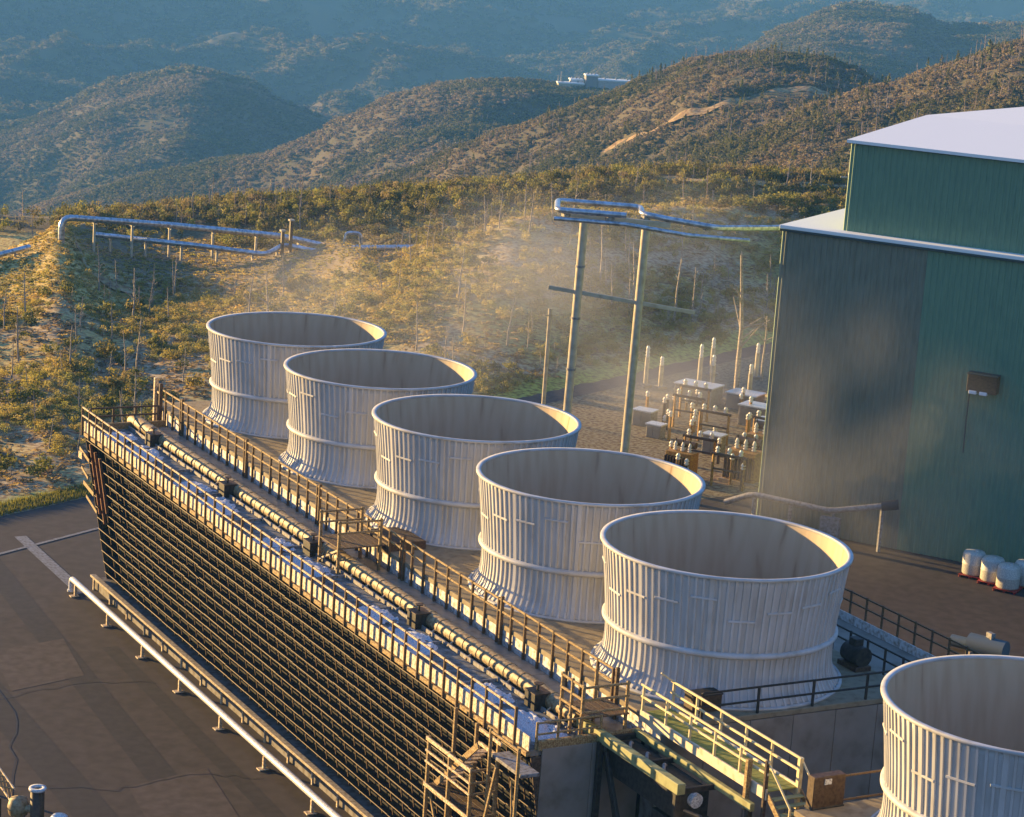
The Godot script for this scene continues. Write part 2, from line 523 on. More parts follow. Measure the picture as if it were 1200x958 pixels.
func land_colour(t: float, d: float, p: Vector3) -> Color:
	var a := n1.get_noise_2d(p.x * 0.02 + 9.0, p.z * 0.02)
	var b := n1.get_noise_2d(p.x * 0.07, p.z * 0.07 + 40.0)
	var grass := Color(0.52, 0.41, 0.18)
	var green := Color(0.32, 0.29, 0.10)
	var soil := Color(0.42, 0.33, 0.25)
	var c := soil.lerp(green, sstep(-0.15, 0.35, a + b * 0.5)).lerp(grass, sstep(0.0, 0.5, b - a * 0.4) * 0.75)
	if d < 330 + a * 20.0:
		var cr := knots(slope_crest, t)
		# dry golden grass on the mound and along its crest
		var g := sstep(-0.16, -0.19, t) * sstep(cr.x - 55.0, cr.x - 25.0, d + b * 14.0)
		c = c.lerp(grass * 1.25, g * 0.9)
		var verge := beyond_pad(p.x, p.z)
		c = c.lerp(Color(0.36, 0.37, 0.09), sstep(3.5, 2.0, verge + b * 1.5))
		var bench := sstep(-0.2, -0.185, t) * (1.0 - sstep(-0.085, -0.06, t)) * sstep(cr.x - 1.0, cr.x + 2.0, d)
		c = c.lerp(Color(0.19, 0.145, 0.095), bench * 0.95)  # bench brown darkened in colour for the shade of the mound
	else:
		# litter and low scrub of the wooded hills in patches, with distance darkening put into the colours
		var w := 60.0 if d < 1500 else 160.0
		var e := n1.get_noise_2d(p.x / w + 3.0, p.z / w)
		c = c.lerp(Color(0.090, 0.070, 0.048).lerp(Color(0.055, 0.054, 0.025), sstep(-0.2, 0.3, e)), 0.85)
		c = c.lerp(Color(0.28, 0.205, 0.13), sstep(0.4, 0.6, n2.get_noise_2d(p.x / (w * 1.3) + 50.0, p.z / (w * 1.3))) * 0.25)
	return c

func ground() -> void:
	for r in ridges:
		var lo := 1e9
		for k in r.k:
			lo = minf(lo, k[1])
		r.d0 = lo - r.reach
	var rows := []
	var d := 40.0
	while d < 4900.0:
		rows.append(d)
		d += 3.0 if d < 120 else clampf((d - 110) * 0.022, 1.4, 20.0)
	var cols := 250
	var t0 := -0.40
	var t1 := 0.36
	var v := PackedVector3Array()
	var cl := PackedColorArray()
	for i in rows.size():
		for j in cols + 1:
			var t := lerpf(t0, t1, float(j) / cols)
			var p: Vector3 = CAM + (fh + rh * t) * rows[i]
			p.y = land(t, rows[i])
			v.append(p)
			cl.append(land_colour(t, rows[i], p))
	var idx := PackedInt32Array()
	for i in rows.size() - 1:
		for j in cols:
			var k: int = i * (cols + 1) + j
			idx.append_array([k, k + cols + 1, k + cols + 2, k, k + cols + 2, k + 1])
	var arr := []
	arr.resize(Mesh.ARRAY_MAX)
	arr[Mesh.ARRAY_VERTEX] = v
	arr[Mesh.ARRAY_COLOR] = cl
	arr[Mesh.ARRAY_INDEX] = idx
	var am := ArrayMesh.new()
	am.add_surface_from_arrays(Mesh.PRIMITIVE_TRIANGLES, arr)
	var st := SurfaceTool.new()
	st.create_from(am, 0)
	st.generate_normals()
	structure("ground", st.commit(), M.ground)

func place(t: float, d: float) -> Vector3:
	var p := CAM + (fh + rh * t) * d
	p.y = land(t, d)
	return p

# ---------------------------------------------------------------- the paved yard
func yard() -> void:
	structure("yard_paving", flat_poly([[13.0, 81.0], [-20.4, 10.8], [-72.0, -97.6], [40, -150], [150, -80], [150, 81]], 0.0), M.asphalt)
	structure("switchyard_gravel", flat_poly([[-26.0, -2.0], [-66.0, -86.0], [-20.0, -98.0], [-14.0, -46.0], [-10, -14]], 0.004), M.gravel)
	structure("road", ribbon([[-38.0, -28.0], [-44.5, -41.5], [-61.0, -76.0], [-68, -90]], 3.2, 0.012), M.asphalt_old)
	for q in [[[-12, 14.2], [45, 17.6], 1.5], [[-8, 20.5], [45, 20.8], 1.9], [[6, 12.6], [45, 13.6], 0.9], [[2, 27], [45, 25], 1.2]]:
		structure("paving_strip", ribbon([q[0], q[1]], q[2], 0.004), M.asphalt_new)
	for q in [[[-14.5, 15.5], [-11, 22], [-4, 30]], [[4, 14.5], [14, 15.6], [14, 26]], [[24, 14], [30, 22]]]:
		structure("paving_patch", flat_poly([q[0], [q[0][0] + 6.0, q[0][1] + 0.8], [q[0][0] + 7.2, q[0][1] + 5.0], [q[0][0] + 1.0, q[0][1] + 4.2]], 0.008), M.asphalt_old)
	for q in [[[26, 11.9], [24.5, 15], [25.2, 19], [23, 24], [21, 30]], [[12, 12.2], [11, 16], [12.2, 21], [10.5, 27]], [[-6, 16], [4, 19.5], [14, 20.2], [25, 23.5], [33, 24]]]:
		var pts := []
		for i in q.size() - 1:
			for j in 7:
				var u := j / 7.0
				pts.append([lerpf(q[i][0], q[i + 1][0], u) + rng.randf_range(-0.2, 0.2), lerpf(q[i][1], q[i + 1][1], u) + rng.randf_range(-0.2, 0.2)])
		structure("paving_crack", ribbon(pts, 0.05, 0.016), M.tar)
	structure("concrete_strip", ribbon([[-15.6, 10.95], [-3.4, 11.0]], 0.75, 0.02), M.strip)
	structure("drain_line", ribbon([[-8.5, 20.4], [-17.5, 3.2]], 0.28, 0.024), M.strip)
	structure("verge_path", ribbon([[-15.5, 22.5], [-31.5, -11.2]], 1.5, 0.01), M.gravel)
	var st := SurfaceTool.new()
	st.begin(Mesh.PRIMITIVE_TRIANGLES)
	for i in 9000:
		var s := rng.randf_range(-13.0, 26.0)
		var o := rng.randf_range(-0.5, 1.7)
		var p := Vector3(-20.9 - 0.43 * s - 0.903 * o, -0.02, 10.8 - 0.903 * s + 0.43 * o)
		var dirv := Vector3(rng.randf_range(-1, 1), 0, rng.randf_range(-1, 1)).normalized() * 0.05
		var tip := p + Vector3(rng.randf_range(-0.12, 0.12), rng.randf_range(0.12, 0.4), rng.randf_range(-0.12, 0.12))
		var up := (Vector3.UP * 0.6 + dirv.cross(Vector3.UP).normalized()).normalized()
		var tri := [p - dirv, p + dirv, tip]
		if (tri[1] - tri[0]).cross(tri[2] - tri[0]).dot(up) > 0:
			tri = [tri[0], tri[2], tri[1]]
		for v in tri:
			st.set_normal(up)
			st.add_vertex(v)
	var g := put(self, "grass_verge", st.commit(), M.shrub_a)
	g.set_meta("kind", "stuff")
	tag(g, "strip of bright green grass along the edge of the yard", "grass")

# ---------------------------------------------------------------- long cooling tower
func front_z(y: float) -> float:
	return lerpf(9.35, 10.9, y / 9.3)

func prism(pts: Array, x0: float, x1: float) -> ArrayMesh:   # pts are (z, y), in order round the section
	var st := SurfaceTool.new()
	st.begin(Mesh.PRIMITIVE_TRIANGLES)
	st.set_smooth_group(-1)
	var n := pts.size()
	for i in n:
		var a: Vector2 = pts[i]
		var b: Vector2 = pts[(i + 1) % n]
		for v in [Vector3(x0, a.y, a.x), Vector3(x1, b.y, b.x), Vector3(x1, a.y, a.x), Vector3(x0, a.y, a.x), Vector3(x0, b.y, b.x), Vector3(x1, b.y, b.x)]:
			st.add_vertex(v)
	for i in range(1, n - 1):
		for e in [[x0, [0, i, i + 1]], [x1, [0, i + 1, i]]]:
			for k in e[1]:
				st.add_vertex(Vector3(e[0], pts[k].y, pts[k].x))
	st.generate_normals()
	return st.commit()

func tower_block() -> void:
	var t := thing("cooling_tower", "long low cooling tower with a dark louvered face carrying five fan stacks", "cooling tower", Vector3(22, 0, 0))
	var o := Vector3(-22, 0, 0)
	put(t, "fill_pack", prism([Vector2(-8.75, 0.5), Vector2(-10.25, 9.2), Vector2(10.25, 9.2), Vector2(8.75, 0.5)], -3.85, 48.45), M.fill, Transform3D(Basis.IDENTITY, o))
	put(t, "basin", prism([Vector2(-10.2, -0.1), Vector2(-10.2, 0.62), Vector2(10.0, 0.62), Vector2(10.0, -0.1)], -4.2, 48.9), M.concrete_dark, Transform3D(Basis.IDENTITY, o))
	# low curb with stubs along the foot of the louvers
	bar(t, "curb_beam", Vector3(-4.2, 0.8, 10.15), Vector3(48.9, 0.8, 10.15), 0.32, 0.14, M.curb)
	for k in 19:
		bx(t, "curb_post", Vector3(-3.9 + k * 2.85, 0.36, 10.17), Vector3(0.14, 0.74, 0.1), M.wood_pale)
	# louver boards: each slopes down inwards, sunlight on its outer edge put in as a lighter strip
	var rows := 13
	var length := 2.36
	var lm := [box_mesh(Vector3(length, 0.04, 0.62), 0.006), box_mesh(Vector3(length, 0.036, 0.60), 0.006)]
	var sunlit_strip := box_mesh(Vector3(length, 0.04, 0.028), 0.006)
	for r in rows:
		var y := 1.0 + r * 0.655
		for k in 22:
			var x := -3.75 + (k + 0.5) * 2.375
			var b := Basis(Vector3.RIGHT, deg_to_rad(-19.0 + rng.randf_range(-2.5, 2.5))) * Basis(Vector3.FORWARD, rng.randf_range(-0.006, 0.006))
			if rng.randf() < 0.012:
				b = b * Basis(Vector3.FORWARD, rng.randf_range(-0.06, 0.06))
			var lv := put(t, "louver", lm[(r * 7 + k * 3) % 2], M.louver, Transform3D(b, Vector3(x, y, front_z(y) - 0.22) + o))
			put(lv, "sunlit_edge", sunlit_strip, M.sunlit_edge, Transform3D(Basis.IDENTITY, Vector3(0, 0.0, 0.325)))
	for k in 45:
		var x := -3.75 + k * 1.1875
		bar(t, "mullion", Vector3(x, 0.62, front_z(0.62) - 0.2), Vector3(x, 9.2, front_z(9.2) - 0.2), 0.06, 0.07, M.sunlit_edge)  # mullions take the same sunlit colour as the board edges
	# closing boards at both ends of the louvers
	for x in [-3.98, 48.56]:
		put(t, "end_casing", prism([Vector2(8.6, 0.62), Vector2(10.1, 9.2), Vector2(10.95, 9.2), Vector2(9.42, 0.62)], x, x + 0.06), M.wood_dark, Transform3D(Basis.IDENTITY, o))
	# top edge: fascia, parapet boards
	bar(t, "fascia", Vector3(-4.0, 9.3, 11.0), Vector3(48.5, 9.3, 11.0), 0.2, 0.2, M.wood_gold)
	bar(t, "fascia", Vector3(-4.0, 9.3, -11.0), Vector3(48.5, 9.3, -11.0), 0.2, 0.2, M.wood_gold)
	for k in 44:
		var x := -4.0 + (k + 0.5) * 1.193
		bx(t, "parapet_board", Vector3(x, 9.7, 10.96 + rng.randf_range(-0.012, 0.012)), Vector3(1.17, 0.58, 0.05), M.panel_cream)
		bx(t, "parapet_board", Vector3(x, 9.63, -10.96), Vector3(1.17, 0.44, 0.05), M.panel_white)
	# decks
	bx(t, "distribution_deck", Vector3(22.25, 9.32, 8.5), Vector3(52.5, 0.26, 4.86), M.concrete)
	bx(t, "distribution_deck", Vector3(22.25, 9.32, -8.5), Vector3(52.5, 0.26, 4.86), M.concrete)
	bx(t, "fan_deck", Vector3(22.05, 10.29, 0), Vector3(55.9, 0.22, 12.2), M.deck)
	bx(t, "deck_core", Vector3(22.05, 9.0, 0), Vector3(55.7, 2.3, 11.9), M.fill)
	for k in 46:
		var x := -5.8 + (k + 0.5) * 1.212
		bx(t, "side_panel", Vector3(x, 9.81, 6.02), Vector3(1.19, 0.72, 0.05), M.panel_white)
		bx(t, "side_panel", Vector3(x, 9.81, -6.02), Vector3(1.19, 0.72, 0.05), M.panel_white)
	# near end: sheets
	for k in 6:
		bx(t, "end_panel", Vector3(49.95, 5.3, -5.1 + k * 2.04), Vector3(0.08, 9.7, 2.02), M.concrete)
	for s in [-1, 1]:
		for k in 2:
			bx(t, "end_panel", Vector3(48.62, 4.9, s * (7.2 + k * 2.2)), Vector3(0.08, 9.2, 2.18), M.concrete)
	bx(t, "end_wall", Vector3(49.3, 4.9, 0), Vector3(1.2, 9.8, 12.0), M.concrete_dark)
	bx(t, "basin_end", Vector3(48.55, 9.62, 8.4), Vector3(0.18, 0.4, 4.5), M.wood_gold)
	bx(t, "basin_end", Vector3(-3.95, 9.62, 8.4), Vector3(0.18, 0.4, 4.5), M.wood_gold)
	# walkway boards beside the side panels and the walls between the water basins
	for k in 21:
		bx(t, "walkway_slab", Vector3(-3.6 + (k + 0.5) * 2.48, 9.47, 6.62), Vector3(2.45, 0.05, 1.1), M.walk)
	for k in 10:
		bx(t, "weir", Vector3(1.2 + k * 5.0, 9.53, 9.7), Vector3(0.08, 0.16, 2.4), M.grey)
	bx(t, "trough_wall", Vector3(22.2, 9.55, 8.42), Vector3(52.0, 0.2, 0.08), M.grey)

# ---------------------------------------------------------------- fan stacks
var stack_parts := {}

func outer_r(y: float) -> float:
	if y < 1.5:
		return 4.60 + 0.46 * pow(1.0 - y / 1.5, 3.4)
	return 4.60 + 0.40 * pow((y - 1.5) / 3.8, 1.25)

func stack_meshes() -> void:
	var n := 10
	var seg := TAU / n
	var gap := 0.0035
	for tier in [["lower", 0.0, 2.02], ["upper", 2.02, 5.22]]:
		var prof := []
		var steps := 10
		for i in steps + 1:
			var y: float = lerpf(tier[1] + 0.01, tier[2] - 0.01, float(i) / steps)
			prof.append(Vector2(outer_r(y), y))
		for i in steps + 1:
			var v: Vector2 = prof[steps - i]
			prof.append(Vector2(v.x - 0.06, v.y))
		prof.append(prof[0])
		stack_parts[tier[0]] = lathe(prof, gap, seg - gap, 9)
	var lining := []
	for i in 15:
		var y := 5.2 - 5.1 * i / 14.0
		lining.append(Vector2(outer_r(y) - 0.075, y))
	stack_parts.lining = lathe(lining, 0, TAU, 96)
	stack_parts.rim = lathe([Vector2(4.91, 5.2), Vector2(4.91, 5.29), Vector2(4.93, 5.30), Vector2(5.11, 5.30), Vector2(5.12, 5.28), Vector2(5.12, 5.2), Vector2(5.02, 5.17), Vector2(4.91, 5.2)], 0, TAU, 96)
	var rr := outer_r(2.05)
	stack_parts.band = lathe([Vector2(rr, 1.93), Vector2(rr + 0.13, 1.95), Vector2(rr + 0.18, 2.01), Vector2(rr + 0.18, 2.1), Vector2(rr + 0.13, 2.16), Vector2(rr, 2.18)], 0, TAU, 96)
	stack_parts.foot = lathe([Vector2(5.0, 0.0), Vector2(5.16, 0.0), Vector2(5.16, 0.08), Vector2(5.04, 0.1)], 0, TAU, 64)
	# one rib, following the wall
	for kind in [["rib", 0.06, 0.05], ["seam_rib", 0.12, 0.055]]:
		var st := SurfaceTool.new()
		st.begin(Mesh.PRIMITIVE_TRIANGLES)
		st.set_smooth_group(-1)
		var hw: float = kind[1]
		var pr: float = kind[2]
		var ys := [0.06, 0.3, 0.55, 0.85, 1.2, 1.6, 2.0, 2.6, 3.4, 4.2, 5.18]
		for i in ys.size() - 1:
			var a := []
			for y in [ys[i], ys[i + 1]]:
				var r := outer_r(y)
				a.append([Vector3(r - 0.01, y, -hw), Vector3(r + pr, y, -hw * 0.7), Vector3(r + pr, y, hw * 0.7), Vector3(r - 0.01, y, hw)])
			for k in 3:
				for v in [a[0][k], a[1][k], a[1][k + 1], a[0][k], a[1][k + 1], a[0][k + 1]]:
					st.add_vertex(v)
		st.generate_normals()
		stack_parts[kind[0]] = st.commit()

func fan_stack(at: Vector3, label: String) -> void:
	if stack_parts.is_empty():
		stack_meshes()
	var t := thing("fan_stack", label, "fan stack", at, "fan stacks of the cooling towers")
	var spin := rng.randf_range(0, TAU)
	for k in 10:
		var b := Basis(Vector3.UP, spin + TAU * k / 10)
		put(t, "shell_panel", stack_parts.upper, M.stack, Transform3D(b, Vector3.ZERO))
		put(t, "shell_panel", stack_parts.lower, M.stack, Transform3D(b, Vector3.ZERO))
		for j in 2:
			var y := 4.35 - 0.35 * j - 0.5 * (k % 2)
			var r := outer_r(y) + 0.03
			var a := spin + TAU * (k + 0.27 + 0.5 * j) / 10.0
			put(t, "batten", box_mesh(Vector3(0.06, 0.09, 1.05)), M.stack_rib, Transform3D(Basis(Vector3.UP, -a), Vector3(cos(a) * r, y, sin(a) * r)))
	for k in 100:
		var seam := k % 10 == 0
		put(t, "seam_rib" if seam else "rib", stack_parts.seam_rib if seam else stack_parts.rib, M.stack_rib, Transform3D(Basis(Vector3.UP, spin + TAU * k / 100.0), Vector3.ZERO))
	put(t, "lining", stack_parts.lining, M.stack_inside, Transform3D(Basis(Vector3.UP, spin), Vector3.ZERO))
	put(t, "ring_band", stack_parts.band, M.stack_rib)
	put(t, "rim", stack_parts.rim, M.stack_rib)
	put(t, "foot_flange", stack_parts.foot, M.stack)
	# fan inside, down in the throat
	var fan := put(t, "fan_hub", lathe([Vector2(0.02, 1.75), Vector2(0.5, 1.7), Vector2(0.55, 1.3), Vector2(0.02, 1.25)], 0, TAU, 20), M.steel_dark)
	for k in 8:
		put(fan, "fan_blade", box_mesh(Vector3(3.7, 0.05, 0.55)), M.grey, Transform3D(Basis(Vector3.UP, TAU * k / 8) * Basis(Vector3.RIGHT, 0.3), Vector3(cos(TAU * k / 8) * 2.35, 1.5, -sin(TAU * k / 8) * 2.35)))

# ---------------------------------------------------------------- guard rails
# posts every step from a to b (same height), rails at the heights given above the foot
func guard(label: String, a: Vector3, b: Vector3, step: float, foot: float, top: float, rails: Array, post_m: Material, rail_m: Material, w := 0.09, double_every := 0) -> Node3D:
	var t := thing("guard_rail", label, "guard rail", Vector3(a.x, foot, a.z))
	var n := int(round((b - a).length() / step))
	var d := (b - a).normalized()
	for k in n + 1:
		var p := a.lerp(b, float(k) / n)
		var lean := d * rng.randf_range(-0.012, 0.012)
		bar(t, "post", Vector3(p.x, foot, p.z), Vector3(p.x, top, p.z) + lean, w, w, post_m)
		if double_every and k % double_every == 3:
			bar(t, "post", Vector3(p.x, foot, p.z) + d * 0.3, Vector3(p.x, top + 0.12, p.z) + d * 0.3, w * 1.3, w * 1.3, post_m)
	for y in rails:
		var seg := maxi(1, int(round(n / 4.0)))
		for k in seg:
			var p := a.lerp(b, float(k) / seg)
			var q := a.lerp(b, float(k + 1) / seg)
			bar(t, "rail", Vector3(p.x, y + rng.randf_range(-0.012, 0.012), p.z) + d * 0.004, Vector3(q.x, y + rng.randf_range(-0.012, 0.012), q.z) - d * 0.004, w * 0.7, w * 0.8, rail_m)
	return t

func tower_rails() -> void:
	guard("long timber guard rail along the top edge of the louvered face", Vector3(-3.9, 0, 11.14), Vector3(47.6, 0, 11.14), 1.193, 9.2, 10.9, [10.82, 10.36], M.wood_brown, M.wood_pale, 0.11)
	guard("timber guard rail beside the white side panels at the foot of the fan stacks", Vector3(-5.3, 0, 6.14), Vector3(46.3, 0, 6.14), 1.212, 9.45, 11.5, [11.45, 10.95], M.wood_brown, M.wood_gold, 0.115, 8)
	guard("guard rail on the far side of the fan deck, behind the fan stacks", Vector3(-5.3, 0, -6.2), Vector3(49.9, 0, -6.2), 1.212, 10.0, 11.5, [11.45, 10.98], M.steel_dark, M.steel_dark)
	guard("guard rail along the far parapet of the tower, right of the nearest whole fan stack", Vector3(-3.9, 0, -11.1), Vector3(48, 0, -11.1), 1.193, 9.2, 10.9, [10.82, 10.36], M.wood_brown, M.wood_brown)
	guard("dark guard rail across the near end of the deck above the grey end wall", Vector3(49.9, 0, 4.3), Vector3(49.9, 0, -6.1), 2.6, 10.3, 11.5, [11.46, 10.92], M.steel_dark, M.steel_dark, 0.1)
	guard("short timber rail across the far left end of the tower deck", Vector3(-4.1, 0, 10.6), Vector3(-4.1, 0, 6.6), 1.35, 9.45, 10.7, [10.66, 10.2], M.wood_dark, M.wood_dark, 0.12)
	guard("short rail across the near end of the water basin beside the stair platform", Vector3(48.5, 0, 10.7), Vector3(48.5, 0, 7.9), 1.0, 9.45, 10.55, [10.5, 10.05], M.wood_gold, M.wood_gold, 0.09)
	# tall corner posts at the far end
	var c := thing("corner_post", "pair of tall timber corner posts at the far end of the fan deck rail", "post", Vector3(-5.4, 9.4, 6.2))
	bar(c, "post", Vector3(-5.5, 9.4, 6.25), Vector3(-5.5, 12.0, 6.25), 0.22, 0.22, M.wood_pale)
	bar(c, "post", Vector3(-4.8, 9.4, 6.2), Vector3(-4.8, 11.8, 6.2), 0.2, 0.2, M.wood_dark)
	bar(c, "rail", Vector3(-5.39, 11.2, 6.22), Vector3(-4.9, 11.2, 6.22), 0.08, 0.12, M.wood_pale)

func broken_corner() -> void:
	var c := thing("broken_corner", "weathered broken planks and posts at the far left corner of the louvers", "timber", Vector3(-4.4, 6, 10.8))
	for q in [[-4.6, 8.3, -2.6, 8.0, 11.0, 0.2], [-4.5, 7.2, -3.0, 6.9, 10.9, 0.16], [-4.5, 6.3, -2.4, 6.1, 10.75, 0.24], [-4.4, 5.5, -2.2, 5.1, 10.6, 0.18]]:
		bar(c, "plank", Vector3(q[0], q[1], q[4]), Vector3(q[2], q[3], q[4] + 0.1), 0.06, q[5], M.wood_gold)
	for q in [[-2.9, 4.8, 8.9], [-2.2, 4.4, 8.6], [-1.5, 5.2, 8.4]]:
		bar(c, "post", Vector3(q[0], q[1], front_z(q[1]) + 0.12), Vector3(q[0], q[2], front_z(q[2]) + 0.12), 0.16, 0.16, M.rust_red)
	bx(c, "bracket_box", Vector3(-4.1, 8.0, 10.95), Vector3(0.6, 0.4, 0.4), M.wood_pale)

func foam_mesh(sd: int) -> ArrayMesh:
	var nz := FastNoiseLite.new()
	nz.seed = sd
	nz.frequency = 0.9
	var n := 26
	var h := func(i: int, j: int) -> Vector3:
		var u := i * 2.0 / n - 1.0
		var v := j * 2.0 / n - 1.0
		var e := 1.0 - sqrt(u * u + v * v) + nz.get_noise_2d(u * 2.2, v * 2.2) * 0.7
		return Vector3(u, clampf(e * 0.35, -0.03, 0.16) + maxf(0.0, e) * nz.get_noise_2d(u * 9, v * 9) * 0.10, v)
	var st := SurfaceTool.new()
	st.begin(Mesh.PRIMITIVE_TRIANGLES)
	for i in n:
		for j in n:
			var q := [h.call(i, j), h.call(i + 1, j), h.call(i + 1, j + 1), h.call(i, j + 1)]
			if maxf(maxf(q[0].y, q[1].y), maxf(q[2].y, q[3].y)) > 0.0:
				for k in [0, 1, 2, 0, 2, 3]:
					st.add_vertex(q[k])
	st.index()
	st.generate_normals()
	return st.commit()

func deck_things() -> void:
	broken_corner()
	# water on the distribution deck
	var w := structure("basin_water", flat_poly([[-3.7, 8.5], [48.4, 8.5], [48.4, 10.9], [-3.7, 10.9]], 9.475), M.wet)
	w.set_meta("label", "shallow bluish water on the distribution deck")
	# header pipe with its collars
	var t := thing("header_pipe", "long tan water pipe lying along the tower deck between the two rails", "pipe", Vector3(22, 9.45, 7.75))
	tube(t, "pipe_run", bent([Vector3(-4.6, 9.7, 7.9), Vector3(-4.2, 9.82, 7.9), Vector3(47.0, 9.82, 7.9)], 0.3), 0.36, M.pipe_tan, 16)
	for k in 42:
		var x := -3.6 + k * 1.21
		tube(t, "collar", [Vector3(x, 9.82, 7.9), Vector3(x + 0.07, 9.82, 7.9)], 0.385, M.pipe_tan, 16)
	for k in 30:
		var x := -3.2 + k * 1.7
		bx(t, "saddle", Vector3(x, 9.52, 7.9), Vector3(0.16, 0.2, 0.5), M.wood_dark)
		bar(t, "drop_leg", Vector3(x + 0.8, 9.75, 8.15), Vector3(x + 0.8, 9.5, 8.5), 0.09, 0.09, M.wood_pale)
	var boxes_at := [[0.2, "farthest dark valve box on the deck pipe, by the smallest fan stack"], [11.3, "dark valve box on the deck pipe, second from the far end"], [22.3, "dark valve box on the deck pipe, beside the crossover platform"], [33.7, "dark valve box on the deck pipe, fourth from the far end"], [44.4, "dark valve box on the deck pipe, nearest the stair platform"]]
	var k := 0
	for b in boxes_at:
		var v := thing("valve_box", b[1], "valve box", Vector3(b[0], 9.45, 8.25), "valve boxes on the deck pipe")
		bx(v, "body", Vector3(b[0], 9.8, 8.4), Vector3(0.85, 0.66, 0.7), M.steel_dark)
		bx(v, "lid", Vector3(b[0], 10.15, 8.4), Vector3(0.9, 0.05, 0.75), M.brown)
		tube(v, "valve_stem", [Vector3(b[0], 10.15, 8.4), Vector3(b[0], 10.45, 8.4)], 0.05, M.steel_dark, 8)
		tube(v, "hand_wheel", [Vector3(b[0], 10.42, 8.4), Vector3(b[0], 10.47, 8.4)], 0.18, M.brown, 12)
		for s in [-1, 1]:
			var f := put(self, "foam_patch", foam_mesh(40 + k), M.foam, Transform3D(Basis(Vector3.UP, rng.randf_range(-0.2, 0.2)).scaled_local(Vector3(1.5 + 0.3 * s, 1.0, 1.0)), Vector3(b[0] + s * 1.9, 9.48, 9.75)))
			f.set_meta("kind", "stuff")
			tag(f, "white foam on the water %s %s" % ["before" if s > 0 else "beyond", b[1].replace(" on the deck pipe", "")], "foam")
			k += 1
	# crossover platform above the pipe
	var c := thing("crossover_platform", "small timber crossover platform bridging the deck pipe halfway along", "platform", Vector3(24.5, 9.45, 7.4))
	for p in [Vector2(23.5, 8.6), Vector2(25.6, 8.6), Vector2(23.5, 6.5), Vector2(25.6, 6.5)]:
		bar(c, "post", Vector3(p.x, 9.45, p.y), Vector3(p.x, 12.0, p.y), 0.14, 0.14, M.wood_gold)
	for j in 7:
		bx(c, "plank", Vector3(24.55, 10.7, 6.45 + j * 0.34), Vector3(2.3, 0.06, 0.32), M.wood_brown)
	for x in [23.5, 25.6]:
		for y in [11.9, 11.4]:
			bar(c, "rail", Vector3(x, y, 6.4), Vector3(x, y, 8.7), 0.07, 0.09, M.wood_gold)
	bx(c, "bulkhead", Vector3(24.5, 10.55, 5.2), Vector3(2.6, 0.5, 2.0), M.wood_dark)
	bar(c, "brace", Vector3(23.5, 9.6, 8.62), Vector3(25.6, 10.6, 8.62), 0.07, 0.1, M.wood_pale)

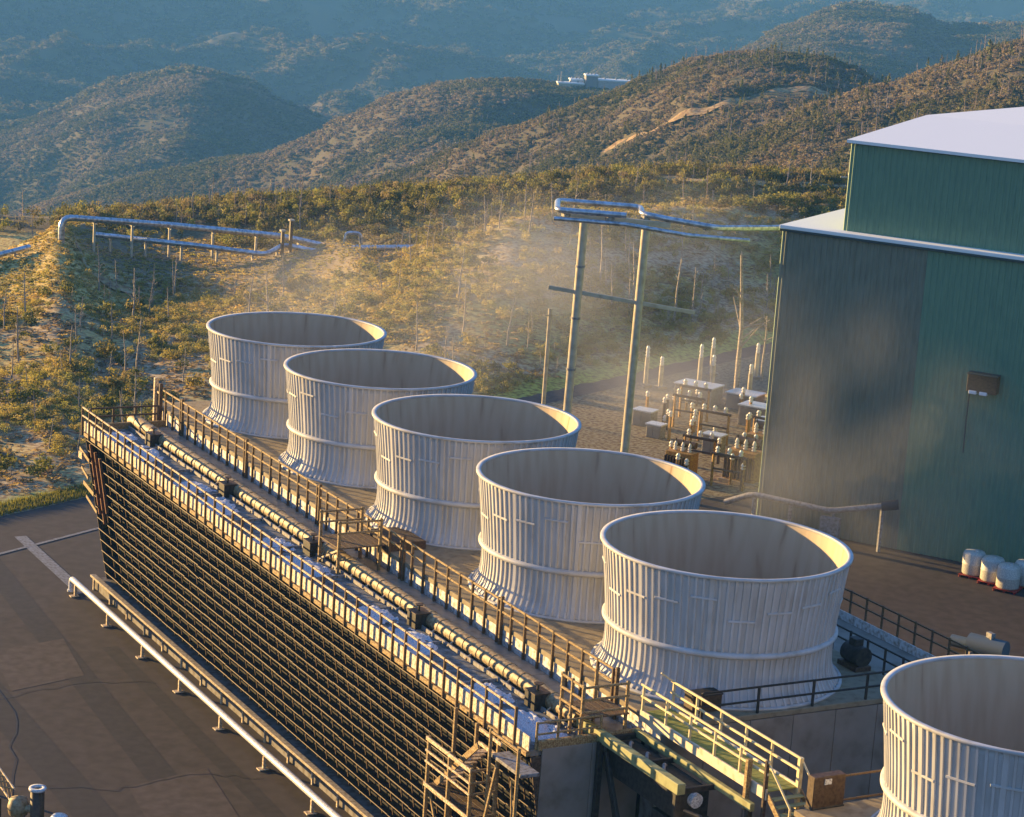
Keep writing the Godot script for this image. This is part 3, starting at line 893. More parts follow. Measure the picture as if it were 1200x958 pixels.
# ---------------------------------------------------------------- near end of the long tower
func near_end() -> void:
	# walkway across to the next tower
	var g := thing("walkway_bridge", "yellow railed walkway bridge between the two cooling towers", "walkway", Vector3(52.5, 10.4, 5.4))
	for z in [4.72, 6.08]:
		bar(g, "stringer", Vector3(48.4, 10.3, z), Vector3(57.0, 10.3, z), 0.1, 0.42, M.cream_paint)
	for k in 28:
		bx(g, "deck_plank", Vector3(48.6 + k * 0.305, 10.41, 5.4), Vector3(0.285, 0.05, 1.24), M.grating)
	for z in [4.72, 6.08]:
		for k in 6:
			bar(g, "post", Vector3(48.5 + k * 1.68, 10.4, z), Vector3(48.5 + k * 1.68, 11.52, z), 0.1, 0.1, M.steel_yellow)
		for y in [11.5, 11.05]:
			bar(g, "rail", Vector3(48.3, y, z), Vector3(57.0, y, z), 0.09, 0.09, M.steel_yellow)
	bar(g, "rail", Vector3(48.4, 11.5, 4.72), Vector3(48.4, 11.9, 5.3), 0.07, 0.07, M.steel_yellow)
	bar(g, "end_post", Vector3(57.0, 9.6, 4.72), Vector3(57.0, 11.55, 4.72), 0.16, 0.16, M.steel_yellow)
	bar(g, "end_post", Vector3(56.0, 9.4, 6.25), Vector3(56.0, 11.3, 6.25), 0.2, 0.2, M.wood_gold)
	bar(g, "end_post", Vector3(56.9, 9.4, 6.1), Vector3(56.9, 11.55, 6.1), 0.14, 0.14, M.wood_dark)
	# treads going down at its near end
	var s := thing("stair", "short flight of green steps at the near end of the yellow walkway", "stair", Vector3(57.6, 8.9, 5.4))
	for k in 5:
		bx(s, "tread", Vector3(57.25 + k * 0.27, 10.2 - k * 0.2, 5.35), Vector3(0.26, 0.06, 1.3), M.steel_green)
	for z in [4.65, 6.05]:
		bar(s, "stringer", Vector3(57.0, 10.3, z), Vector3(58.5, 9.15, z), 0.06, 0.25, M.wood_gold)
		bar(s, "hand_rail", Vector3(57.0, 11.4, z), Vector3(58.4, 10.3, z), 0.07, 0.07, M.steel_yellow)
		bar(s, "post", Vector3(58.4, 8.9, z), Vector3(58.4, 10.3, z), 0.08, 0.08, M.steel_yellow)
	# stair platform where the pipe ends
	var p := thing("stair_platform", "small railed timber platform where the deck pipe ends, below the nearest whole stack", "platform", Vector3(47.2, 9.45, 7.2))
	for q in [Vector2(46.6, 8.6), Vector2(48.2, 8.6), Vector2(46.6, 7.1), Vector2(48.3, 6.7), Vector2(47.4, 8.62)]:
		bar(p, "post", Vector3(q.x, 9.45, q.y), Vector3(q.x, 11.7, q.y), 0.12, 0.12, M.wood_gold)
	for y in [11.6, 11.1, 10.6]:
		bar(p, "rail", Vector3(46.5, y, 8.62), Vector3(48.3, y, 8.62), 0.08, 0.1, M.wood_gold)
		bar(p, "rail", Vector3(48.3, y, 8.7), Vector3(48.3, y, 6.6), 0.08, 0.09, M.wood_gold)
	for k in 6:
		bx(p, "plank", Vector3(47.45, 10.4, 6.75 + k * 0.33), Vector3(1.9, 0.06, 0.31), M.wood_brown)
	# steel frame under the bridge
	var f := thing("pipe_bridge_frame", "green and black steel frame standing against the grey end wall below the walkway", "steel frame", Vector3(51, 0, 7))
	bar(f, "main_beam", Vector3(47.0, 9.75, 7.95), Vector3(54.4, 9.75, 7.95), 0.34, 0.42, M.steel_green)
	bar(f, "main_beam", Vector3(48.6, 9.7, 6.35), Vector3(56.6, 9.7, 6.35), 0.2, 0.3, M.steel_green)
	for x in [48.7, 51.4, 54.2]:
		bar(f, "cross_beam", Vector3(x, 9.6, 6.3), Vector3(x, 9.6, 7.9), 0.14, 0.22, M.steel_dark)
	for q in [[48.9, 8.1], [54.2, 8.0], [56.3, 6.3]]:
		bar(f, "leg", Vector3(q[0], 0, q[1]), Vector3(q[0], 9.6, q[1]), 0.22, 0.22, M.steel_dark)
	bar(f, "brace", Vector3(49.2, 9.3, 8.0), Vector3(54.0, 0.3, 8.0), 0.14, 0.14, M.steel_dark)
	bar(f, "brace", Vector3(49.0, 9.2, 7.9), Vector3(50.6, 0.3, 6.6), 0.16, 0.16, M.steel_dark)
	bx(f, "dark_infill", Vector3(51.4, 8.9, 7.1), Vector3(5.2, 1.1, 1.3), M.steel_dark)  # dark boxes added where gear and end wall lie in shadow
	bx(f, "dark_infill", Vector3(53.5, 7.0, 6.8), Vector3(3.0, 2.2, 1.6), M.steel_dark)
	for k in 3:
		tube(f, "conduit", bent([Vector3(49.4 + k * 1.2, 9.6, 7.0), Vector3(49.6 + k * 1.2, 9.75, 7.2), Vector3(50.2 + k * 1.2, 9.6, 7.6)], 0.2), 0.07, M.grey, 8)
	# pump gear hanging in the frame
	var u := thing("pump_drum", "pale pump drum inside the dark steel frame beneath the walkway", "pump", Vector3(53.6, 8.9, 7.2))
	tube(u, "drum", [Vector3(53.2, 9.2, 7.2), Vector3(54.2, 9.1, 7.1)], 0.28, M.pipe_white, 14)
	tube(u, "elbow", bent([Vector3(53.2, 9.2, 7.2), Vector3(52.4, 9.2, 7.2), Vector3(52.4, 7.6, 7.2)], 0.4), 0.14, M.steel_dark, 10)
	var v := thing("condensate_tank", "rounded beige tank top among yellow posts at the bottom edge of the picture", "tank", Vector3(56.0, 6.6, 7.6))
	put(v, "shell", lathe([Vector2(0.95, 0), Vector2(0.98, 1.4), Vector2(0.9, 1.75), Vector2(0.6, 1.98), Vector2(0.05, 2.06)], 0, TAU, 28), M.white_plastic, Transform3D(Basis.IDENTITY, Vector3(-0.6, 0, 0)))
	tube(v, "outlet", bent([Vector3(55.4, 8.6, 7.6), Vector3(55.4, 9.0, 7.6), Vector3(54.6, 9.0, 7.9)], 0.2), 0.08, M.steel_dark, 8)
	for q in [Vector2(56.4, 8.4), Vector2(57.4, 7.2), Vector2(58.0, 6.7)]:
		bar(v, "guard_post", Vector3(q.x, 6.6, q.y), Vector3(q.x, 9.4, q.y), 0.13, 0.13, M.steel_yellow)
	bar(v, "guard_bar", Vector3(56.4, 9.2, 8.4), Vector3(58.0, 9.2, 6.7), 0.07, 0.07, M.steel_yellow)
	# outer stair tower at the corner of the louvered face
	var e := thing("stair_tower", "timber stair tower with pale rails at the near corner of the louvered face", "stair tower", Vector3(46.5, 0, 12.0))
	for x in [43.3, 45.1, 46.9]:
		for z in [11.4, 12.5]:
			bar(e, "post", Vector3(x, 0, z), Vector3(x, 8.35 if z > 12 else 9.4, z), 0.14, 0.14, M.wood_gold)
	for y in [8.25, 7.75, 7.3, 6.35]:
		bar(e, "rail", Vector3(43.2, y, 12.58), Vector3(47.0, y, 12.58), 0.07, 0.16 if y > 8 or y < 6.5 else 0.09, M.wood_pale)
		bar(e, "rail", Vector3(47.0, y, 12.6), Vector3(47.0, y, 11.4), 0.07, 0.1, M.wood_gold)
	for y in [9.3, 8.75]:
		bar(e, "rail", Vector3(45.5, y, 11.5), Vector3(47.3, y, 11.5), 0.07, 0.14, M.wood_pale)
	for k in 4:
		bx(e, "landing_plank", Vector3(45.1, 6.3, 11.5 + k * 0.29), Vector3(3.8, 0.06, 0.27), M.wood_brown)
	for k in 9:
		bx(e, "tread", Vector3(43.6 + k * 0.32, 6.5 + k * 0.27, 11.75), Vector3(0.3, 0.05, 0.7), M.wood_pale)
	bar(e, "stringer", Vector3(43.3, 6.3, 12.12), Vector3(46.6, 9.1, 12.12), 0.06, 0.26, M.wood_gold)
	for q in [[43.3, 0.2, 46.9, 6.2], [46.9, 0.2, 43.3, 6.2], [46.9, 3.0, 48.6, 9.0]]:
		bar(e, "brace", Vector3(q[0], q[1], 12.4), Vector3(q[2], q[3], 12.4), 0.08, 0.12, M.wood_gold)
	var l := thing("end_landing", "pale blue landing slab on posts at the near end of the louvers", "landing", Vector3(48.4, 0, 11.8))
	bx(l, "slab", Vector3(48.6, 9.0, 11.6), Vector3(2.4, 0.14, 0.8), M.strip)
	for x in [47.5, 49.7]:
		bar(l, "post", Vector3(x, 0, 12.1), Vector3(x, 10.1, 12.1), 0.12, 0.12, M.wood_gold)
	for k in 5:
		bar(l, "brace", Vector3(47.5 + 0.5 * k, 2.0 + k, 12.0), Vector3(49.6 - 0.3 * k, 5.5 + 0.7 * k, 11.6), 0.07, 0.1, M.wood_gold)
	bar(l, "rail", Vector3(47.4, 10.0, 12.1), Vector3(49.8, 10.0, 12.1), 0.08, 0.1, M.wood_gold)

# ---------------------------------------------------------------- next tower, mostly out of the picture
func second_tower() -> void:
	var t := thing("cooling_tower", "deck edge of the next cooling tower under the cut-off fan stack", "cooling tower", Vector3(80, 0, 0))
	bx(t, "fan_deck", Vector3(86, 10.29, 0), Vector3(54.6, 0.22, 12.2), M.deck)
	bx(t, "end_wall", Vector3(59.4, 5.1, 0), Vector3(1.0, 10.1, 12.0), M.concrete_dark)
	bx(t, "deck_core", Vector3(86.5, 5.05, 0), Vector3(53.0, 10.1, 18.0), M.fill)
	for k in 6:
		bx(t, "end_panel", Vector3(58.86, 5.0, -5.1 + k * 2.04), Vector3(0.08, 9.8, 2.02), M.concrete_dark)
	guard("rail across the end of the next tower deck, left of the cut-off fan stack", Vector3(58.8, 0, 4.2), Vector3(58.8, 0, -6.0), 2.0, 10.3, 11.5, [11.46, 10.55], M.wood_brown, M.wood_brown, 0.09)
	var b := thing("control_box", "dark brown control box with a white label beside the cut-off fan stack", "control box", Vector3(58.75, 10.4, 4.9))
	bx(b, "cabinet", Vector3(58.75, 11.02, 4.85), Vector3(0.4, 1.15, 1.35), M.brown)
	bx(b, "plate", Vector3(58.97, 11.4, 4.95), Vector3(0.03, 0.2, 0.3), M.pipe_white)
	bx(b, "base", Vector3(58.75, 10.42, 4.85), Vector3(0.46, 0.1, 1.4), M.steel_dark)

# ---------------------------------------------------------------- green building
const B_AT := Vector3(-6.6, 0, -37.5)
const B_TURN := 0.5913
const B_LOW := 20.3
const B_TOP := 26.4

func b_world(v: Vector3) -> Vector3:
	return B_AT + Basis(Vector3.UP, B_TURN) * v

func sheet(w: float, h: float, period := 0.4, deep := 0.05) -> ArrayMesh:
	var st := SurfaceTool.new()
	st.begin(Mesh.PRIMITIVE_TRIANGLES)
	st.set_smooth_group(-1)
	var xs := []
	var n := int(round(w / period))
	for k in n:
		var x := -w / 2 + k * w / n
		var s := w / n
		xs.append_array([Vector2(x, 0), Vector2(x + s * 0.5, 0), Vector2(x + s * 0.6, deep), Vector2(x + s * 0.9, deep)])
	xs.append(Vector2(w / 2, 0))
	for i in xs.size() - 1:
		var a := Vector3(xs[i].x, 0, xs[i].y)
		var b := Vector3(xs[i + 1].x, 0, xs[i + 1].y)
		var up := Vector3(0, h, 0)
		for v in [a, b + up, b, a, a + up, b + up]:
			st.add_vertex(v)
	st.generate_normals()
	return st.commit()

func building() -> void:
	var t := thing("powerhouse", "large windowless green metal building with a stepped pale roof", "building", B_AT)
	t.rotation.y = B_TURN
	var lbox := func(called: String, c: Vector3, s: Vector3, m: Material) -> MeshInstance3D:
		return put(t, called, box_mesh(s), m, Transform3D(Basis.IDENTITY, c))
	lbox.call("lower_core", Vector3(24, B_LOW / 2 - 0.1, -24), Vector3(47.8, B_LOW - 0.2, 47.8), M.siding)
	lbox.call("upper_core", Vector3(26, (B_LOW + B_TOP) / 2 - 0.1, -23.5), Vector3(44.2, B_TOP - B_LOW - 0.1, 44.8), M.siding)
	var low := sheet(2.0, B_LOW - 0.2)
	var high := sheet(2.0, B_TOP - B_LOW - 0.25)
	for k in 24:
		put(t, "siding_panel", low, M.siding_grey if k < 5 else M.siding, Transform3D(Basis.IDENTITY, Vector3(1.0 + k * 2.0, 0.02, 0.0)))
		put(t, "siding_panel", low, M.siding, Transform3D(Basis(Vector3.UP, -PI / 2), Vector3(0.0, 0.02, -1.0 - k * 2.0)))
	for k in 22:
		put(t, "siding_panel", high, M.siding, Transform3D(Basis.IDENTITY, Vector3(4.8 + k * 2.0, B_LOW + 0.12, -1.05)))
		put(t, "siding_panel", high, M.siding, Transform3D(Basis(Vector3.UP, -PI / 2), Vector3(3.8, B_LOW + 0.12, -2.05 - k * 2.0)))
	lbox.call("lower_roof", Vector3(24, B_LOW, -24), Vector3(48.4, 0.24, 48.4), M.roof)
	lbox.call("gutter", Vector3(24, B_LOW - 0.2, 0.22), Vector3(48.3, 0.14, 0.12), M.trim)
	lbox.call("gutter", Vector3(26, B_TOP - 0.16, -0.82), Vector3(44.8, 0.16, 0.14), M.trim)
	# low gabled roof
	var st := SurfaceTool.new()
	st.begin(Mesh.PRIMITIVE_TRIANGLES)
	st.set_smooth_group(-1)
	var x0 := 3.55
	var x1 := 48.4
	var zf := -0.72
	var zm := -17.0
	var zb := -46.2
	var ye := B_TOP
	var yr := B_TOP + 0.75
	for q in [[Vector3(x0, ye, zf), Vector3(x0, yr, zm), Vector3(x1, yr, zm), Vector3(x1, ye, zf)], [Vector3(x0, yr, zm), Vector3(x0, ye, zb), Vector3(x1, ye, zb), Vector3(x1, yr, zm)], [Vector3(x0, ye - 0.2, zf), Vector3(x0, ye, zf), Vector3(x1, ye, zf), Vector3(x1, ye - 0.2, zf)]]:
		for k in [0, 1, 2, 0, 2, 3]:
			st.add_vertex(q[k])
	for q in [[Vector3(x0, ye - 0.2, zf), Vector3(x0, yr - 0.2, zm), Vector3(x0, yr, zm), Vector3(x0, ye, zf)], [Vector3(x0, yr - 0.2, zm), Vector3(x0, ye - 0.2, zb), Vector3(x0, ye, zb), Vector3(x0, yr, zm)]]:
		for k in [0, 1, 2, 0, 2, 3]:
			st.add_vertex(q[k])
	st.generate_normals()
	put(t, "upper_roof", st.commit(), M.roof)

func building_things() -> void:
	# hooded lamp box on the wall with its cable
	var l := thing("wall_lamp_box", "dark hooded lamp box on the green wall with a cable below", "lamp", b_world(Vector3(14.7, 12.0, 0.1)))
	l.rotation.y = B_TURN
	put(l, "hood", box_mesh(Vector3(1.95, 1.15, 0.7)), M.brown, Transform3D(Basis.IDENTITY, Vector3(0, 0.05, 0.35)))
	put(l, "visor", box_mesh(Vector3(2.0, 0.08, 0.9)), M.trim, Transform3D(Basis.IDENTITY, Vector3(0, 0.67, 0.45)))
	for x in [-0.55, 0.15]:
		put(l, "lamp_glass", box_mesh(Vector3(0.5, 0.22, 0.3)), M.glass_lamp, Transform3D(Basis.IDENTITY, Vector3(x, -0.55, 0.62)))
	put(l, "cable", tube_mesh([Vector3(-0.9, -0.5, 0.12), Vector3(-0.93, -2.5, 0.1), Vector3(-0.9, -4.7, 0.1)], 0.045, 6), M.trim)
	# pipe rack at the foot of the wall
	var r := thing("pipe_rack", "grey pipe rack on posts at the foot of the green wall", "pipe rack", b_world(Vector3(5, 0, 2.5)))
	var a := b_world(Vector3(-1.5, 1.6, 2.2))
	var b := b_world(Vector3(0.4, 2.5, 2.2))
	var c := b_world(Vector3(6.0, 2.4, 2.4))
	var d := b_world(Vector3(10.0, 3.3, 1.2))
	tube(r, "pipe_run", bent([a, b, c, d], 0.5), 0.2, M.grey, 12)
	tube(r, "end_cap", [d - (d - c).normalized() * 0.9, d + (d - c).normalized() * 0.2], 0.34, M.steel_dark, 12)
	for x in [0.6, 3.2, 6.2, 9.2]:
		var f := b_world(Vector3(x, 0, 2.3 if x < 8 else 1.4))
		bar(r, "post", f, f + Vector3.UP * (2.4 if x < 8 else 3.1), 0.2, 0.2, M.grey)
	bx(r, "pedestal", b_world(Vector3(6.1, 1.0, 2.4)), Vector3(1.3, 2.0, 0.5), M.grey, B_TURN)
	# white drums on red pallets
	var lab := ["leftmost white plastic drum on a red pallet by the green wall", "second white plastic drum on a red pallet by the green wall", "front white plastic drum at the right edge of the picture", "white plastic drum behind the others at the right edge of the picture"]
	var at := [Vector3(8.3, 0, -44.1), Vector3(9.85, 0, -44.35), Vector3(11.45, 0, -44.3), Vector3(11.2, 0, -45.9)]
	for k in 4:
		var q := thing("white_drum", lab[k], "drum", at[k], "white drums on red pallets")
		put(q, "shell", lathe([Vector2(0.02, 0.2), Vector2(0.66, 0.2), Vector2(0.73, 0.3), Vector2(0.73, 0.85), Vector2(0.75, 0.9), Vector2(0.73, 0.95), Vector2(0.73, 1.5), Vector2(0.62, 1.68), Vector2(0.02, 1.74)], 0, TAU, 28), M.white_plastic)
		put(q, "cap", lathe([Vector2(0.14, 1.62), Vector2(0.14, 1.82), Vector2(0.01, 1.84)], 0, TAU, 12), M.white_plastic, Transform3D(Basis.IDENTITY, Vector3(0.3, 0, 0.1)))
		for j in 5:
			put(q, "pallet_slat", box_mesh(Vector3(1.5, 0.05, 0.22)), M.red, Transform3D(Basis(Vector3.UP, B_TURN), Basis(Vector3.UP, B_TURN) * Vector3(0, 0.16, -0.6 + j * 0.3)))
		for j in 3:
			put(q, "pallet_runner", box_mesh(Vector3(0.12, 0.13, 1.4)), M.red, Transform3D(Basis(Vector3.UP, B_TURN), Basis(Vector3.UP, B_TURN) * Vector3(-0.65 + j * 0.65, 0.068, 0)))
	# silvery housing on the paving beside the tower
	var h := thing("pump_housing", "low bluish silver pump housing on the paving beyond the cut-off fan stack", "pump", Vector3(21.9, 0, -34.1))
	tube(h, "casing", [Vector3(20.9, 0.6, -33.6), Vector3(22.9, 0.6, -34.6)], 0.6, M.teal, 18)
	tube(h, "pipe_stub", [Vector3(20.9, 0.5, -33.6), Vector3(19.9, 0.5, -33.1)], 0.35, M.teal, 14)
	for x in [-0.8, 0.8]:
		bx(h, "footing", Vector3(21.9 + x * 0.7, 0.12, -34.1 - x * 0.35), Vector3(0.4, 0.3, 1.3), M.concrete)
	bx(h, "gauge_box", Vector3(22.0, 1.3, -34.15), Vector3(0.5, 0.4, 0.3), M.grey)
	# dark hopper and railing gear right of the nearest whole stack, on the far water deck
	var m := thing("fan_motor", "dark fan motor on the deck right of the nearest whole fan stack", "motor", Vector3(46.5, FAN, -5.4))
	tube(m, "motor_body", [Vector3(45.9, 11.0, -5.5), Vector3(47.0, 11.0, -5.5)], 0.42, M.steel_dark, 16)
	bx(m, "terminal_box", Vector3(46.4, 11.5, -5.5), Vector3(0.5, 0.35, 0.4), M.steel_dark)
	bx(m, "plinth", Vector3(46.4, 10.5, -5.5), Vector3(1.3, 0.22, 0.8), M.brown)
	var e := thing("oil_box", "dark rusty oil box between the yellow walkway and the nearest whole stack", "box", Vector3(48.9, FAN, 3.6))
	bx(e, "body", Vector3(48.9, 10.75, 3.6), Vector3(0.7, 0.65, 1.3), M.brown)
	bx(e, "lid", Vector3(48.9, 11.1, 3.6), Vector3(0.76, 0.06, 1.36), M.steel_dark)

# ---------------------------------------------------------------- pipe gantry
func gantry() -> void:
	var t := thing("pipe_gantry", "tall two-legged pipe gantry carrying silver pipes left of the green building", "gantry", Vector3(-20, 0, -32.3))
	tube(t, "leg", [Vector3(-21.0, 0, -30.4), Vector3(-20.8, 18.9, -30.6)], 0.30, M.post, 12)
	tube(t, "leg", [Vector3(-18.9, 0, -34.2), Vector3(-18.7, 18.6, -34.4)], 0.30, M.post, 12)
	bar(t, "cross_beam", Vector3(-21.9, 13.65, -28.7), Vector3(-16.8, 12.55, -37.8), 0.2, 0.28, M.post)
	bar(t, "head_beam", Vector3(-21.4, 18.95, -29.2), Vector3(-17.9, 18.6, -35.9), 0.3, 0.36, M.post)
	for k in 4:
		var p := Vector3(-21.0, 0.4, -30.4).lerp(Vector3(-20.8, 18.9, -30.6), 0.2 + 0.2 * k)
		tube(t, "clamp", [p, p + Vector3.UP * 0.16], 0.35, M.grey, 12)
	var s := thing("steam_pipe", "silver pipe expansion loop on top of the tall gantry", "pipe", Vector3(-21, 18.8, -32))
	tube(s, "loop", bent([Vector3(-17.7, 19.35, -32.1), Vector3(-20.0, 19.42, -27.9), Vector3(-24.4, 19.42, -30.4), Vector3(-21.5, 19.35, -35.6), Vector3(-19.4, 19.2, -34.4), Vector3(-17.7, 19.0, -36.0), Vector3(-16.2, 18.65, -38.8), Vector3(-17.0, 18.5, -44.2), Vector3(-20, 18.4, -56)], 0.7), 0.21, M.silver, 14)
	tube(s, "second_run", bent([Vector3(-19.9, 18.85, -27.6), Vector3(-17.6, 18.75, -32.0), Vector3(-16.0, 18.2, -36.2), Vector3(-14.6, 18.0, -40.4)], 0.5), 0.16, M.silver, 12)
	for q in [Vector3(-20.0, 19.1, -28.6), Vector3(-18.4, 19.0, -31.2), Vector3(-19.2, 18.95, -34.6), Vector3(-16.7, 18.6, -38.2)]:
		bx(s, "pipe_shoe", q, Vector3(0.5, 0.3, 0.5), M.grey)
	var p := thing("plain_pole", "single pale bare pole left of the tall pipe gantry", "pole", Vector3(-27.84, 0, -32.4))
	tube(p, "shaft", [Vector3(-27.84, 0, -32.4), Vector3(-27.8, 10.9, -32.4)], 0.16, M.post, 8)
	bar(p, "cross_arm", Vector3(-27.8, 10.4, -32.9), Vector3(-27.8, 10.4, -31.9), 0.08, 0.1, M.post)
	var at := Vector3(-72.6, 0, -92.3)
	at.y = land_at(at)
	var u := thing("utility_pole", "lamp pole with a small head behind the left corner of the green building", "pole", at)
	tube(u, "shaft", [at - Vector3.UP, Vector3(at.x, 14.7, at.z)], 0.16, M.post, 8)
	bar(u, "cross_arm", Vector3(at.x - 0.6, 14.5, at.z + 1.1), Vector3(at.x + 0.6, 14.5, at.z - 1.1), 0.14, 0.16, M.post)
	bx(u, "lamp_head", Vector3(at.x, 14.85, at.z), Vector3(0.5, 0.3, 0.9), M.pipe_white)

# ---------------------------------------------------------------- switchyard between the gantry and the building
func transformer(at: Vector3, turn: float, s: float, label: String) -> void:
	var t := thing("transformer", label, "transformer", at)
	t.rotation.y = turn
	put(t, "tank", box_mesh(Vector3(2.4, 2.2, 1.5) * s), M.ochre, Transform3D(Basis.IDENTITY, Vector3(0, 1.25 * s, 0)))
	put(t, "plinth", box_mesh(Vector3(3.0, 0.2, 2.0) * s), M.concrete, Transform3D(Basis.IDENTITY, Vector3(0, 0.08 * s, 0)))
	for k in 8:
		put(t, "radiator_fin", box_mesh(Vector3(0.08, 1.7, 0.5) * s), M.brown, Transform3D(Basis.IDENTITY, Vector3(-1.0 + k * 0.28, 1.2, 1.02) * s))
	for k in 3:
		var b := put(t, "bushing", lathe([Vector2(0.1, 0), Vector2(0.2, 0.1), Vector2(0.1, 0.2), Vector2(0.2, 0.3), Vector2(0.1, 0.4), Vector2(0.18, 0.5), Vector2(0.05, 0.8)], 0, TAU, 12), M.porcelain, Transform3D(Basis.IDENTITY.scaled(Vector3.ONE * s), Vector3(-0.7 + k * 0.7, 2.35, 0) * s))
		put(b, "terminal", box_mesh(Vector3(0.08, 0.3, 0.08)), M.steel_dark, Transform3D(Basis.IDENTITY, Vector3(0, 0.9, 0)))
	put(t, "conservator", tube_mesh([Vector3(-1.0, 2.9, -0.5) * s, Vector3(1.0, 2.9, -0.5) * s], 0.3 * s, 12), M.brown)

func switchyard() -> void:
	transformer(Vector3(-16.5, 0, -43.0), 0.5, 1.0, "ochre transformer nearest the lower left edge of the green building")
	transformer(Vector3(-20.5, 0, -47.4), 0.6, 1.0, "ochre transformer in the middle of the switchyard beside the green building")
	transformer(Vector3(-34.5, 0, -59.5), 0.5, 1.1, "ochre transformer farthest back in the switchyard near the pale posts")
	transformer(Vector3(-18.5, 0, -38.9), 0.5, 0.85, "small ochre transformer directly behind the fourth fan stack's rim")
	var sp := [[-46.8, -53.2, 3.6], [-46.0, -54.2, 2.8], [-44.0, -56.8, 4.2], [-43.2, -57.6, 3.4], [-40.9, -59.9, 3.0], [-41.2, -62.3, 3.0], [-48.0, -65.4, 3.2], [-38.5, -60.5, 2.8], [-50.0, -62.0, 3.4], [-37.0, -62.0, 3.2]]
	for k in sp.size():
		var s: Array = sp[k]
		var t := thing("bus_support", "pale concrete switchgear post standing in the switchyard beside the road", "post", Vector3(s[0], 0, s[1]), "pale switchgear posts beside the road")
		tube(t, "column", [Vector3(s[0], 0, s[1]), Vector3(s[0], s[2] * 0.72, s[1])], 0.2, M.post, 8)
		put(t, "insulator", lathe([Vector2(0.12, 0), Vector2(0.2, 0.15), Vector2(0.13, 0.3), Vector2(0.2, 0.45), Vector2(0.13, 0.6), Vector2(0.19, 0.75), Vector2(0.08, 1.0)], 0, TAU, 10), M.porcelain, Transform3D(Basis.IDENTITY.scaled(Vector3(1, s[2] * 0.28, 1)), Vector3(0, s[2] * 0.72, 0)))
		bx(t, "footing", Vector3(s[0], 0.1, s[1]), Vector3(0.8, 0.24, 0.8), M.concrete)
	# pale roofs, slabs and cabinets
	var cab := [[-40.5, -54.5, 3.4, 1.5, 2.2, "pale flat cabinet row at the foot of the switchgear posts"], [-37.5, -57.2, 2.6, 1.3, 2.0, "pale flat cabinet right of the cabinet row in the switchyard"], [-31.8, -54.8, 3.0, 1.6, 1.8, "wide grey cabinet in the middle of the switchyard"], [-27.0, -52.6, 2.2, 1.6, 1.5, "grey cabinet with a pale top against the green building's left edge"], [-34.0, -45.3, 1.6, 1.2, 1.2, "small cabinet alone on the gravel right of the gantry"], [-30.2, -44.0, 1.2, 1.0, 1.0, "smallest cabinet on the gravel beyond the fourth fan stack"], [-24.3, -45.5, 1.5, 1.5, 1.0, "low cabinet between two ochre transformers"], [-29.0, -58.5, 2.0, 1.7, 1.3, "cabinet tucked by the far corner of the green building"]]
	for c in cab:
		var t := thing("switch_cabinet", c[5], "cabinet", Vector3(c[0], 0, c[1]))
		t.rotation.y = 0.55
		put(t, "body", box_mesh(Vector3(c[2], c[3], c[4])), M.grey, Transform3D(Basis.IDENTITY, Vector3(0, c[3] / 2, 0)))
		put(t, "roof", box_mesh(Vector3(c[2] + 0.2, 0.12, c[4] + 0.2)), M.pipe_white, Transform3D(Basis.IDENTITY, Vector3(0, c[3] + 0.06, 0)))
		for k in 2:
			put(t, "door", box_mesh(Vector3(c[2] * 0.44, c[3] * 0.8, 0.05)), M.concrete, Transform3D(Basis.IDENTITY, Vector3((k - 0.5) * c[2] * 0.48, c[3] * 0.5, c[4] / 2 + 0.02)))
	# small single posts and gear between the larger things
	var g := RandomNumberGenerator.new()
	g.seed = 4
	var insul := lathe([Vector2(0.08, 0), Vector2(0.2, 0.1), Vector2(0.1, 0.2), Vector2(0.2, 0.3), Vector2(0.06, 0.5)], 0, TAU, 10)
	for k in 34:
		var f := g.randf()
		var at := Vector3(-14.0, 0, -39.5).lerp(Vector3(-38.0, 0, -56.0), f) + Vector3(g.randf_range(-5, 3), 0, g.randf_range(-3, 6))
		var h := g.randf_range(0.5, 1.9)
		var t := thing("equipment_post", "small rusty post with a white cap among the switchyard gear", "post", at, "small posts in the switchyard")
		put(t, "shaft", box_mesh(Vector3(0.2, 1.0, 0.2)), M.ochre if k % 3 else M.brown, Transform3D(Basis(Vector3.UP, g.randf()).scaled_local(Vector3(1, h, 1)), Vector3(0, h / 2, 0)))
		put(t, "cap", insul, M.porcelain, Transform3D(Basis.IDENTITY, Vector3(0, h, 0)))
	# busbar frames with insulators
	for q in [[-15.0, -40.6, 2.4], [-17.6, -44.6, 2.6], [-23.0, -49.5, 2.8], [-27.5, -47.5, 2.4], [-21.0, -42.0, 2.2], [-32.0, -48.0, 2.6], [-35.0, -50.5, 2.6]]:
		var t := thing("busbar_frame", "rusty busbar frame with white insulators among the switchyard gear", "frame", Vector3(q[0], 0, q[1]), "busbar frames in the switchyard")
		var d := Vector3(0.83, 0, -0.557)
		var a := Vector3(q[0], 0, q[1])
		for s in [-1.0, 1.0]:
			bar(t, "leg", a + d * s * 1.2, a + d * s * 1.2 + Vector3.UP * q[2], 0.16, 0.16, M.ochre)
		bar(t, "beam", a - d * 1.4 + Vector3.UP * q[2], a + d * 1.4 + Vector3.UP * q[2], 0.14, 0.2, M.brown)
		bar(t, "beam", a - d * 1.2 + Vector3.UP * q[2] * 0.55, a + d * 1.2 + Vector3.UP * q[2] * 0.55, 0.1, 0.14, M.brown)
		for k in 3:
			put(t, "insulator", lathe([Vector2(0.08, 0), Vector2(0.2, 0.1), Vector2(0.1, 0.2), Vector2(0.2, 0.3), Vector2(0.06, 0.5)], 0, TAU, 10), M.porcelain, Transform3D(Basis.IDENTITY, d * (k - 1) * 0.9 + Vector3.UP * (q[2] + 0.1)))

